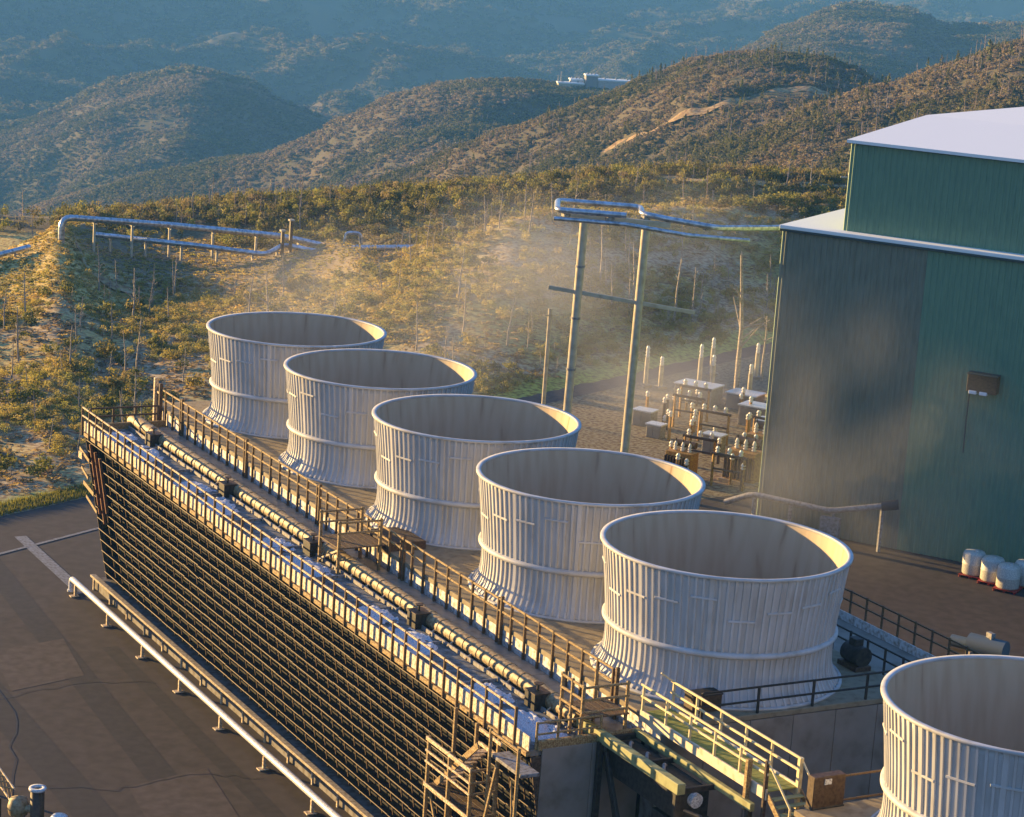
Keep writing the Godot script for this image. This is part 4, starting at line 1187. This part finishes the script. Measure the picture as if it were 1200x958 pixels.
# ---------------------------------------------------------------- yard pipe and the gear at the left bottom corner
func yard_things() -> void:
	var t := thing("yard_pipe", "long shiny white pipe on low supports along the paved yard", "pipe", Vector3(20, 0, 11.5))
	tube(t, "pipe_run", bent([Vector3(-3.9, 0.1, 11.5), Vector3(-3.9, 0.8, 11.5), Vector3(46, 0.8, 11.5)], 0.25), 0.165, M.pipe_white, 14)
	for k in 9:
		var x := -3.0 + k * 5.6
		bx(t, "support", Vector3(x, 0.33, 11.55), Vector3(0.16, 0.66, 0.16), M.wood_pale)
		bx(t, "base_plate", Vector3(x, 0.04, 11.62), Vector3(0.4, 0.06, 0.5), M.wood_pale)
	tube(t, "flange", [Vector3(-3.9, 0.05, 11.5), Vector3(-3.9, 0.16, 11.5)], 0.24, M.pipe_white, 14)
	var v := thing("vent_pipe", "short upright vent pipe with a white rim at the bottom left corner", "vent", Vector3(28.5, 0, 23.55))
	put(v, "shaft", lathe([Vector2(0.30, 0), Vector2(0.30, 1.9), Vector2(0.22, 1.9), Vector2(0.22, 0.6)], 0, TAU, 24), M.brown)
	put(v, "rim", lathe([Vector2(0.2, 1.88), Vector2(0.2, 1.98), Vector2(0.38, 1.98), Vector2(0.38, 1.86), Vector2(0.28, 1.84)], 0, TAU, 24), M.pipe_white)
	put(v, "base_flange", lathe([Vector2(0.5, 0), Vector2(0.5, 0.08), Vector2(0.3, 0.1)], 0, TAU, 20), M.steel_dark)
	var w := thing("globe_valve", "rounded metal valve beside the upright vent pipe at the bottom left corner", "valve", Vector3(27.75, 0, 24.15))
	put(w, "bowl", lathe([Vector2(0.02, 0.4), Vector2(0.4, 0.55), Vector2(0.48, 0.9), Vector2(0.38, 1.25), Vector2(0.02, 1.4)], 0, TAU, 24), M.pipe_tan)
	tube(w, "inlet", [Vector3(27.75, 0.1, 24.15), Vector3(27.75, 0.9, 24.15)], 0.2, M.pipe_tan, 12)
	tube(w, "outlet", [Vector3(27.75, 0.9, 24.15), Vector3(28.5, 0.9, 23.55)], 0.16, M.pipe_tan, 12)
	var b := thing("lattice_boom", "golden lattice boom reaching in at the bottom left corner", "boom", Vector3(25.0, 0, 24.7))
	var p0 := Vector3(21.4, 1.75, 24.75)
	var p1 := Vector3(27.6, 1.25, 24.65)
	var off := [Vector3(0, 0.4, 0.35), Vector3(0, -0.35, 0.35), Vector3(0, 0.4, -0.35), Vector3(0, -0.35, -0.35)]
	for o in off:
		bar(b, "chord", p0 + o, p1 + o, 0.08, 0.08, M.wood_pale)
	for k in 10:
		var a := p0.lerp(p1, k / 10.0)
		var c := p0.lerp(p1, (k + 1) / 10.0)
		for e in [[0, 1], [2, 3], [0, 2]]:
			bar(b, "lacing", a + off[e[0]], c + off[e[1]], 0.05, 0.05, M.wood_gold)
	for k in 2:
		var a := p0.lerp(p1, 0.25 + 0.6 * k)
		bar(b, "stand", Vector3(a.x, 0, a.z), a + Vector3(0, -0.4, 0), 0.14, 0.14, M.steel_dark)
	var d := thing("white_hatch", "white round hatch at the bottom edge beside the vent pipe", "hatch", Vector3(30.0, 0, 23.05))
	put(d, "cover", lathe([Vector2(0.01, 1.24), Vector2(0.3, 1.22), Vector2(0.36, 1.16), Vector2(0.36, 0.0)], 0, TAU, 20), M.pipe_white)
	put(d, "collar", lathe([Vector2(0.36, 0.9), Vector2(0.42, 0.9), Vector2(0.42, 1.0), Vector2(0.36, 1.0)], 0, TAU, 20), M.grey)

# ---------------------------------------------------------------- pipelines on the far bench
func land_at(p: Vector3) -> float:
	var o := p - CAM
	var d := o.dot(fh)
	return land(o.dot(rh) / d, d)

func pipeline(label: String, pts: Array, r: float, step: float) -> void:
	var t := thing("pipeline", label, "pipeline", Vector3(pts[0].x, 0, pts[0].z))
	var path := bent(pts, 1.2)
	tube(t, "pipe_run", path, r, M.silver, 12)
	var acc := step * 0.4
	for i in path.size() - 1:
		var a: Vector3 = path[i]
		var b: Vector3 = path[i + 1]
		var l := (b - a).length()
		while acc < l:
			var p := a.lerp(b, acc / l)
			var g := land_at(p)
			if p.y - g > 0.4 and absf((b - a).normalized().y) < 0.5:
				var side := (b - a).cross(Vector3.UP).normalized() * 0.45
				bar(t, "support", Vector3(p.x, g - 0.3, p.z), p + Vector3.DOWN * r, 0.24, 0.24, M.post)
				bar(t, "crosspiece", p - side + Vector3.DOWN * (r + 0.05), p + side + Vector3.DOWN * (r + 0.05), 0.14, 0.16, M.post)
			acc += step
		acc -= l

func pipelines() -> void:
	pipeline("upper silver steam pipeline on posts along the far bench", [Vector3(-124.9, -0.5, -26.6), Vector3(-124.9, 2.8, -26.6), Vector3(-128.6, 1.25, -40.5), Vector3(-126.3, 0.25, -53.0), Vector3(-125.5, -0.9, -58.5), Vector3(-126.8, -1.35, -64.3), Vector3(-130, -1.9, -74)], 0.36, 5.0)
	pipeline("lower silver steam pipeline on posts along the far bench", [Vector3(-130.8, -0.1, -32.5), Vector3(-124.9, -0.6, -43.2), Vector3(-121.5, -1.05, -49.2), Vector3(-124.3, -0.4, -52.4), Vector3(-122.0, -1.05, -56.5)], 0.30, 4.0)
	var p0 := Vector3(-121.5, 0, -22.0)
	var run := []
	for k in 5:
		var p := p0 + Vector3(4.2, 0, 9.0) * k
		p.y = land_at(p) + 0.75
		run.append(p)
	pipeline("dark pipeline running down the mound at the left edge of the picture", run, 0.3, 5.0)
	var l := thing("pipe_loop", "small upright silver pipe loop at the right end of the far pipelines", "pipe", Vector3(-126, -2, -61.7))
	tube(l, "loop", bent([Vector3(-126.2, -1.4, -60.8), Vector3(-126.2, 0.6, -61.0), Vector3(-125.8, 0.6, -62.6), Vector3(-125.8, -0.6, -62.8)], 0.5), 0.22, M.silver, 12)
	bx(l, "anchor", Vector3(-126.0, -1.9, -61.8), Vector3(1.0, 1.2, 2.4), M.concrete)
	for q in [[-123.2, -52.8, 3.6, "tall brown post with a cap where the far pipelines meet"], [-121.8, -51.2, 2.8, "brown post left of the capped one where the far pipelines meet"]]:
		var g := land_at(Vector3(q[0], 0, q[1]))
		var t := thing("pipeline_post", q[3], "post", Vector3(q[0], g, q[1]))
		bar(t, "shaft", Vector3(q[0], g - 0.4, q[1]), Vector3(q[0], g + q[2], q[1]), 0.34, 0.34, M.brown)
		bx(t, "cap", Vector3(q[0], g + q[2] + 0.1, q[1]), Vector3(0.6, 0.2, 0.6), M.post)

# ---------------------------------------------------------------- plant on the distant ridge
func far_site() -> void:
	var rows := [[0.0150, 15.0, 3.2, 6.0, M.post, "tan embankment wall at the left of the distant ridge plant", 0.0], [0.0172, 7.0, 5.2, 6.0, M.pipe_white, "white low building in the middle of the distant ridge plant", 5.0], [0.0235, 7.0, 8.6, 7.0, M.grey, "tall grey building of the distant ridge plant", 3.0], [0.0340, 22.0, 6.6, 8.0, M.silver, "long silver roofed building at the right of the distant ridge plant", 6.0]]
	for r in rows:
		var p := place(r[0], 1388.0 + r[6])
		p.y = maxf(p.y, -73.0)
		var t := thing("distant_building", r[5], "building", p)
		t.rotation.y = -YAW + PI / 2 + 0.15
		put(t, "wall", box_mesh(Vector3(r[1], r[2] + 6.0, r[3])), r[4], Transform3D(Basis.IDENTITY, Vector3(0, (r[2] - 6.0) / 2, 0)))
		put(t, "roof", box_mesh(Vector3(r[1] + 0.8, 0.8, r[3] + 0.8)), M.roof, Transform3D(Basis.IDENTITY, Vector3(0, r[2] + 0.4, 0)))
		for k in 3:
			put(t, "vent", box_mesh(Vector3(0.9, 0.9, 0.9)), M.grey, Transform3D(Basis.IDENTITY, Vector3(-r[1] * 0.3 + k * r[1] * 0.3, r[2] + 1.2, 0)))
	for k in 2:
		var p := place(0.0098 + 0.0012 * k, 1388.0)
		var t := thing("distant_mast", ["left thin mast beside the distant ridge plant", "right thin mast beside the distant ridge plant"][k], "mast", p)
		tube(t, "shaft", [p - Vector3.UP * 3, p + Vector3.UP * (8.0 + 2 * k)], 0.4, M.post, 6)
		bar(t, "cross_arm", p + Vector3.UP * 7.4 - rh * 1.5, p + Vector3.UP * 7.4 + rh * 1.5, 0.35, 0.35, M.post)

# dirt roads cut into the hills, lying on the land
const HILL_ROAD := [[0.030, 792, 0], [0.0354, 791, 0], [0.0458, 782, 0], [0.0597, 765, 0], [0.0736, 761, 0], [0.0875, 763, 0], [0.1015, 766, 0], [0.1120, 766, 0], [0.123, 762, 0], [0.135, 740, 0]]
const RIDGE_ROAD := [[0.058, 331, 0], [0.075, 330, 0], [0.09, 331, 0], [0.105, 329, 0], [0.12, 331, 0], [0.14, 331, 0]]

func on_road(t: float, d: float) -> bool:
	if t > 0.029 and t < 0.136 and d > 700 and absf(d - knots(HILL_ROAD, t).x) < 3.4:
		return true
	return t > 0.056 and t < 0.142 and d < 360 and absf(d - knots(RIDGE_ROAD, t).x) < 2.2

const BENCH_TRACK := [[-0.192, 268, 0], [-0.1905, 256, 0], [-0.184, 247, 0], [-0.172, 244, 0], [-0.15, 243, 0], [-0.125, 243, 0]]

func hill_roads() -> void:
	for q in [[BENCH_TRACK, 0.9], [HILL_ROAD, 2.0], [RIDGE_ROAD, 1.3]]:
		var st := SurfaceTool.new()
		st.begin(Mesh.PRIMITIVE_TRIANGLES)
		var k: Array = q[0]
		var n := 90
		var rows := []
		for i in n + 1:
			var t := lerpf(k[0][0], k[-1][0], float(i) / n)
			var d := knots(k, t).x
			var row := []
			for j in 5:
				var p := place(t, d + (j - 2) * q[1] * 0.5)
				p.y += 0.35
				row.append(p)
			rows.append(row)
		for i in n:
			for j in 4:
				for v in [rows[i][j], rows[i][j + 1], rows[i + 1][j + 1], rows[i][j], rows[i + 1][j + 1], rows[i + 1][j]]:
					st.add_vertex(v)
		st.index()
		st.generate_normals()
		structure("dirt_road", st.commit(), M.dirt_road)

# ---------------------------------------------------------------- vegetation
func leaf_mesh(sd: int, n: int, size: Vector3, leaf: float, tall := 0.0) -> ArrayMesh:
	var g := RandomNumberGenerator.new()
	g.seed = sd
	var st := SurfaceTool.new()
	st.begin(Mesh.PRIMITIVE_TRIANGLES)
	var lobes := []
	for k in 5:
		lobes.append([Vector3(g.randf_range(-0.5, 0.5), g.randf_range(0.25, 0.75), g.randf_range(-0.5, 0.5)), g.randf_range(0.3, 0.55)])
	for i in n:
		var lo: Array = lobes[i % 5]
		var d := Vector3(g.randfn(), g.randfn() * 0.8 + 0.25, g.randfn()).normalized()
		var p: Vector3 = lo[0] + d * lo[1] * pow(g.randf(), 0.35)
		if tall > 0.0:
			var y := pow(g.randf(), 1.3)
			var a := g.randf() * TAU
			var r := (1.0 - y) * 0.5 * sqrt(g.randf()) + 0.04
			p = Vector3(cos(a) * r, y, sin(a) * r)
			d = Vector3(cos(a), 0.4, sin(a)).normalized()
		p.y = maxf(p.y, 0.02)
		p *= size
		var u := Vector3(g.randfn(), g.randfn(), g.randfn()).normalized()
		var w := u.cross(d + Vector3(g.randfn(), g.randfn(), g.randfn()) * 0.4).normalized()
		var s := leaf * g.randf_range(0.6, 1.4)
		var q := [p - u * s, p + w * s * 0.7, p + u * s, p - u * s, p + u * s, p - w * s * 0.7]
		var face: Vector3 = (q[1] - q[0]).cross(q[2] - q[0]).normalized()
		if face.dot(d) > 0:
			q = [q[0], q[2], q[1], q[3], q[5], q[4]]
			face = -face
		for v in q:
			st.set_normal((d - face * 0.35).normalized())
			st.add_vertex(v)
	return st.commit()

func snag_mesh(sd: int, branches: int) -> ArrayMesh:   # one metre tall
	var g := RandomNumberGenerator.new()
	g.seed = sd
	var st := SurfaceTool.new()
	st.begin(Mesh.PRIMITIVE_TRIANGLES)
	var limb := func(pts: Array, r0: float, r1: float) -> void:
		for i in pts.size() - 1:
			var a: Vector3 = pts[i]
			var b: Vector3 = pts[i + 1]
			var t := (b - a).normalized()
			var x := t.cross(Vector3(0.3, 0.2, 0.9)).normalized()
			var y := t.cross(x)
			var ra := lerpf(r0, r1, float(i) / (pts.size() - 1))
			var rb := lerpf(r0, r1, float(i + 1) / (pts.size() - 1))
			for k in 5:
				var c0 := x * cos(TAU * k / 5) + y * sin(TAU * k / 5)
				var c1 := x * cos(TAU * (k + 1) / 5) + y * sin(TAU * (k + 1) / 5)
				for v in [[a + c0 * ra, c0], [b + c0 * rb, c0], [b + c1 * rb, c1], [a + c0 * ra, c0], [b + c1 * rb, c1], [a + c1 * ra, c1]]:
					st.set_normal(v[1])
					st.add_vertex(v[0])
	var bend := Vector3(g.randf_range(-0.1, 0.1), 0, g.randf_range(-0.1, 0.1))
	var trunk := []
	for i in 5:
		trunk.append(Vector3(g.randf_range(-0.015, 0.015), i / 4.0 - (0.03 if i == 0 else 0.0), g.randf_range(-0.015, 0.015)) + bend * pow(i / 4.0, 1.6))
	limb.call(trunk, 0.028, 0.010)
	for b in branches:
		var h := g.randf_range(0.3, 0.95)
		var a := g.randf() * TAU
		var l := g.randf_range(0.1, 0.36) * (1.2 - h)
		var p := bend * pow(h, 1.6) + Vector3(0, h, 0)
		var q := p + Vector3(cos(a) * l, l * g.randf_range(0.2, 1.0), sin(a) * l)
		limb.call([p, q], 0.009, 0.003)
	return st.commit()

func scatter(called: String, label: String, category: String, meshes: Array, m: Material, spots: Array) -> void:
	for k in meshes.size():
		var mine := []
		for i in range(k, spots.size(), meshes.size()):
			mine.append(spots[i])
		var mm := MultiMesh.new()
		mm.transform_format = MultiMesh.TRANSFORM_3D
		mm.use_colors = true
		mm.mesh = meshes[k]
		mm.instance_count = mine.size()
		for i in mine.size():
			mm.set_instance_transform(i, mine[i][0])
			mm.set_instance_color(i, mine[i][1])
		var o := MultiMeshInstance3D.new()
		o.name = numbered(called)
		o.multimesh = mm
		o.material_override = m
		o.set_meta("kind", "stuff")
		tag(o, label, category)
		add_child(o)

func spot(p: Vector3, h: float, w: float, c: Color) -> Array:
	var b := Basis(Vector3.UP, rng.randf() * TAU) * Basis(Vector3.RIGHT, rng.randfn() * 0.05)
	return [Transform3D(b.scaled_local(Vector3(w, h, w)), p), c]

func vary(c: Color, k := 0.25) -> Color:
	var f := 1.0 + rng.randf_range(-k, k)
	return Color(c.r * f * rng.randf_range(0.92, 1.08), c.g * f, c.b * f * rng.randf_range(0.85, 1.15))

func wild(n: int, t0: float, t1: float, d0: float, d1: float, f: Callable) -> void:
	for i in n:
		var t := rng.randf_range(t0, t1)
		var d := d0 + (d1 - d0) * rng.randf()
		f.call(t, d)

func clear_of_bench(t: float, d: float) -> bool:
	var c := knots(slope_crest, t)
	return not (t > -0.2 and t < -0.07 and d > c.x - 2.0 and d < c.x + 34.0)

func vegetation() -> void:
	rng.seed = 99
	var leafy := [leaf_mesh(1, 150, Vector3(1, 1, 1), 0.085), leaf_mesh(2, 150, Vector3(1, 1, 1), 0.09), leaf_mesh(3, 140, Vector3(1, 0.9, 1), 0.09)]
	var coarse := [leaf_mesh(4, 56, Vector3(1, 1, 1), 0.2), leaf_mesh(5, 56, Vector3(1, 1, 1), 0.2), leaf_mesh(14, 50, Vector3(1.2, 0.8, 1), 0.22)]
	var conifer := [leaf_mesh(6, 60, Vector3(1, 1, 1), 0.12, 1.0), leaf_mesh(7, 60, Vector3(1, 1, 1), 0.13, 1.0)]
	var bare := [snag_mesh(1, 9), snag_mesh(2, 14), snag_mesh(3, 6)]
	var tuft := [leaf_mesh(8, 24, Vector3(1, 0.7, 1), 0.2)]
	var olive := Color(0.28, 0.27, 0.075)
	var gold := Color(0.48, 0.37, 0.14)
	var dark := Color(0.095, 0.098, 0.034)
	var brush := Color(0.24, 0.19, 0.14)
	var ash := Color(0.34, 0.27, 0.22)
	# near slope
	var s := []
	var low := []
	var bares := []
	wild(19000, -0.245, 0.15, 150, 270, func(t: float, d: float) -> void:
		var p := place(t, d)
		if beyond_pad(p.x, p.z) < 2.0 or not clear_of_bench(t, d):
			return
		var a := n1.get_noise_2d(p.x * 0.05, p.z * 0.05 + 7.0) + n2.get_noise_2d(p.x * 0.2, p.z * 0.2) * 0.5
		var mound := t < -0.165 and d > knots(slope_crest, t).x - 32.0
		if mound and rng.randf() < 0.93:
			return
		if a > (0.06 if t < 0.0 else -0.12) and rng.randf() < 0.65:
			s.append(spot(p, rng.randf_range(0.3, 0.85), rng.randf_range(0.45, 0.95), vary(olive.lerp(gold, clampf(rng.randfn() * 0.3 + 0.3, 0, 1)))))
		elif rng.randf() < 0.5:
			low.append(spot(p, rng.randf_range(0.12, 0.4), rng.randf_range(0.4, 0.9), vary(brush.lerp(gold, clampf(rng.randfn() * 0.3 + 0.25, 0, 1))))))
	wild(16000, -0.245, -0.03, 190, 285, func(t: float, d: float) -> void:
		var cr := knots(slope_crest, t).x
		if d < cr - 38.0 or (t > -0.19 and t < -0.07 and d > cr and rng.randf() < 0.5):
			return
		var p := place(t, d)
		low.append(spot(p, rng.randf_range(0.12, 0.4), rng.randf_range(0.25, 0.6), vary(gold.lerp(olive, clampf(rng.randfn() * 0.3 + 0.25 + n1.get_noise_2d(p.x * 0.06, p.z * 0.06), 0, 1)), 0.3))))
	scatter("hillside_brush", "low green and golden brush covering the slope behind the towers", "brush", leafy, M.leaves, s)
	scatter("dry_ground_cover", "dry brown and golden ground cover between the bushes of the slope", "ground cover", tuft, M.leaves, low)
	# shrub ridge behind
	s = []
	wild(6500, -0.24, 0.2, 272, 352, func(t: float, d: float) -> void:
		var p := place(t, d)
		if t < -0.13 and (d < 330 or t < -0.2) and rng.randf() < 0.93:
			return
		if on_road(t, d):
			return
		var top := d > 322
		s.append(spot(p, rng.randf_range(0.8, 2.0) * (1.1 if top else 0.8), rng.randf_range(0.8, 1.7), vary(dark.lerp(olive, rng.randf()).lerp(brush, 0.6 if rng.randf() < 0.35 else 0.0)))))
	scatter("ridge_shrubs", "dense dark green shrubs covering the ridge behind the slope", "shrubs", leafy, M.leaves, s)
	# wooded hills
	s = []
	var con := []
	wild(125000, -0.26, 0.24, 380, 960, func(t: float, d: float) -> void:
		var p := place(t, d)
		if on_road(t, d):
			return
		var a := n1.get_noise_2d(p.x * 0.012, p.z * 0.012)
		if a > 0.28 and rng.randf() < 0.6:
			return
		var c := vary(dark.lerp(brush, clampf(0.45 + a * 2.2 + rng.randfn() * 0.25, 0, 1)))
		if rng.randf() < 0.015:
			con.append(spot(p, rng.randf_range(1.8, 4.2), rng.randf_range(1.4, 2.6), vary(dark, 0.3)))
		else:
			s.append(spot(p, rng.randf_range(0.45, 1.3), rng.randf_range(0.8, 1.7), c)))
	scatter("hill_woodland", "dark scrub woodland covering the hill with the dirt road", "woodland", coarse, M.leaves, s)
	scatter("hill_conifers", "small dark conifers scattered over the hill with the dirt road", "woodland", conifer, M.leaves, con)
	s = []
	wild(120000, -0.26, 0.24, 960, 2060, func(t: float, d: float) -> void:
		var p := place(t, d)
		var a := n1.get_noise_2d(p.x * 0.006, p.z * 0.006)
		if a > 0.3 and rng.randf() < 0.6:
			return
		s.append(spot(p, rng.randf_range(0.8, 2.4), rng.randf_range(1.4, 3.4), vary(dark.lerp(brush, clampf(0.5 + a * 2.0 + rng.randfn() * 0.25, 0, 1))))))
	scatter("middle_hill_woodland", "brown and green scrub woodland on the hazy middle hills", "woodland", coarse, M.leaves, s)
	s = []
	wild(80000, -0.28, 0.26, 2000, 4700, func(t: float, d: float) -> void:
		var p := place(t, d)
		if n1.get_noise_2d(p.x * 0.004, p.z * 0.004) > 0.3:
			return
		s.append(spot(p, rng.randf_range(2.2, 6), rng.randf_range(3.5, 8), vary(dark.lerp(brush, clampf(0.35 + rng.randfn() * 0.25, 0, 1))))))
	scatter("mountain_woodland", "blue hazy woodland on the farthest mountainside", "woodland", coarse, M.leaves, s)
	# bare dead trees far off
	s = []
	wild(16000, -0.24, 0.22, 300, 1300, func(t: float, d: float) -> void:
		var p := place(t, d)
		if d < 400 and rng.randf() < 0.6 or n2.get_noise_2d(p.x * 0.03, p.z * 0.03) < -0.05:
			return
		var h := 1.2 + 5.0 * pow(rng.randf(), 2.0)
		s.append(spot(p, h * 0.85, h * (0.6 if d < 400 else 0.8), vary(ash * 0.9, 0.3))))
	scatter("far_dead_trees", "grey bare trunks of burnt woodland on the hills", "dead trees", bare, M.snag, s)
	# single shrubs on the near slope
	var protos := []
	for k in 6:
		var o := thing("hillside_shrub", "rounded green shrub on the slope behind the towers", "shrub", Vector3.ZERO, "single shrubs on the slope")
		put(o, "foliage", leaf_mesh(60 + k, 170, Vector3(1, 1, 1), 0.10), [M.shrub_a, M.shrub_b, M.shrub_c][k % 3])
		put(o, "stem", snag_mesh(80 + k, 8), M.bark, Transform3D(Basis.IDENTITY.scaled(Vector3(1, 0.8, 1)), Vector3.ZERO))
		protos.append(o)
	var n := 0
	while n < 200:
		var t := rng.randf_range(-0.23, 0.12)
		var d := rng.randf_range(150, 255)
		var p := place(t, d)
		if beyond_pad(p.x, p.z) < 4.0 or not clear_of_bench(t, d) or (t < -0.17 and d > knots(slope_crest, t).x - 28.0):
			continue
		var o: Node3D = protos[n]if n < 6 else protos[n % 6].duplicate()
		if n >= 6:
			o.name = numbered("hillside_shrub")
			add_child(o)
		var w := rng.randf_range(0.7, 1.5)
		o.transform = Transform3D(Basis(Vector3.UP, rng.randf() * TAU).scaled_local(Vector3(w, w * rng.randf_range(0.7, 1.15), w)), p)
		n += 1
	# single dead trees on the near slope
	var dead := []
	for k in 5:
		var o := thing("dead_tree", "bare grey dead tree standing on the slope behind the towers", "dead tree", Vector3.ZERO, "bare dead trees on the slope")
		put(o, "trunk", snag_mesh(100 + k, 6 + k * 3), M.bark)
		dead.append(o)
	# taller ones between the gantry and the building
	var tall := [[0.0485, 226, 6.0, "tall bare trunk just right of the gantry's right leg"], [0.0665, 222, 6.5, "tall bare trunk under the silver pipe, left of the crooked one"], [0.0745, 224, 5.5, "thin bare trunk under the silver pipe, third right of the gantry"], [0.0965, 196, 12.5, "tallest crooked dead tree left of the green building"], [0.1065, 205, 6.0, "bare trunk beside the upper left edge of the green building"], [0.034, 230, 6.0, "bare trunk between the two gantry legs on the slope"]]
	for q in tall:
		var p := place(q[0], q[1])
		var o := thing("dead_tree", q[3], "dead tree", p)
		put(o, "trunk", snag_mesh(int(q[1]), 7), M.bark, Transform3D(Basis.IDENTITY.scaled(Vector3(q[2] * 0.8, q[2], q[2] * 0.8)), Vector3.ZERO))
	n = 0
	while n < 220:
		var t := rng.randf_range(-0.235, 0.125)
		var d := rng.randf_range(152, 258)
		if t < 0.0 and rng.randf() < 0.35:
			continue
		var p := place(t, d)
		if beyond_pad(p.x, p.z) < 3.0 or not clear_of_bench(t, d) or (t < -0.18 and d > knots(slope_crest, t).x - 34.0) or n2.get_noise_2d(p.x * 0.06 + 4.0, p.z * 0.06) < -0.1:
			continue
		var o: Node3D = dead[n] if n < 5 else dead[n % 5].duplicate()
		if n >= 5:
			o.name = numbered("dead_tree")
			add_child(o)
		var h := 0.9 + 4.2 * pow(rng.randf(), 2.0)
		o.transform = Transform3D((Basis(Vector3.UP, rng.randf() * TAU) * Basis(Vector3.RIGHT, rng.randfn() * 0.06)).scaled_local(Vector3(h * 0.8, h, h * 0.8)), p)
		n += 1

# ---------------------------------------------------------------- steam drifting between the stacks and the building
func puff(parent: Node3D, at: Vector3, size: Vector3, density: float) -> void:
	var turn := Vector3(rng.randf_range(-0.4, 0.4), rng.randf() * TAU, rng.randf_range(-0.5, 0.5))
	for k in 4:
		shell(parent, at, size * [1.0, 0.8, 0.6, 0.4][k], density * [0.12, 0.2, 0.3, 0.38][k], turn)

func shell(parent: Node3D, at: Vector3, size: Vector3, density: float, turn: Vector3) -> void:
	var f := FogVolume.new()
	f.name = "puff"
	f.shape = RenderingServer.FOG_VOLUME_SHAPE_ELLIPSOID
	f.size = size
	var m := FogMaterial.new()
	m.albedo = Color(0.95, 0.95, 0.95)
	m.density = density
	f.material = m
	f.position = at
	f.rotation = turn
	parent.add_child(f, true)

func steam() -> void:
	rng.seed = 31
	var s := Node3D.new()
	s.name = "steam"
	add_child(s)
	s.set_meta("kind", "stuff")
	tag(s, "thin white steam drifting in front of the green wall and the slope", "steam")
	# low bank along the foot of the wall, a swirl higher up, and a veil over the slope
	for q in [[2.5, 4.0, 5.0, 12, 9, 8, 0.020], [6.5, 5.5, 6.0, 14, 9, 8, 0.018], [10.5, 3.5, 6.0, 15, 7, 8, 0.014], [4.0, 9.5, 4.5, 11, 11, 6, 0.014], [1.5, 14.0, 4.0, 9, 11, 6, 0.012], [11.5, 9.0, 4.5, 11, 6, 6, 0.014], [14.8, 11.0, 4.0, 12, 7, 6, 0.014], [17.8, 8.6, 4.0, 12, 7, 6, 0.013], [15.0, 5.0, 6.0, 15, 8, 8, 0.010], [8.0, 14.0, 4.0, 10, 8, 6, 0.009], [19.0, 5.0, 4.5, 10, 6, 6, 0.010]]:
		puff(s, b_world(Vector3(q[0], q[1], q[2])), Vector3(q[3], q[4], q[5]), q[6])
	for q in [[-30, 8, -26, 18, 12, 15, 0.022], [-27, 13, -34, 16, 12, 13, 0.02], [-36, 12, -36, 20, 14, 18, 0.017], [-24, 5, -40, 20, 9, 15, 0.018], [-20, 9, -44, 14, 12, 12, 0.018], [-40, 9, -20, 20, 12, 16, 0.014], [-34, 4, -46, 24, 9, 20, 0.015], [-52, 10, -40, 26, 14, 24, 0.010], [-56, 8, -24, 24, 12, 22, 0.008], [-48, 13, -56, 24, 14, 20, 0.010]]:
		puff(s, Vector3(q[0], q[1], q[2]), Vector3(q[3], q[4], q[5]), q[6])
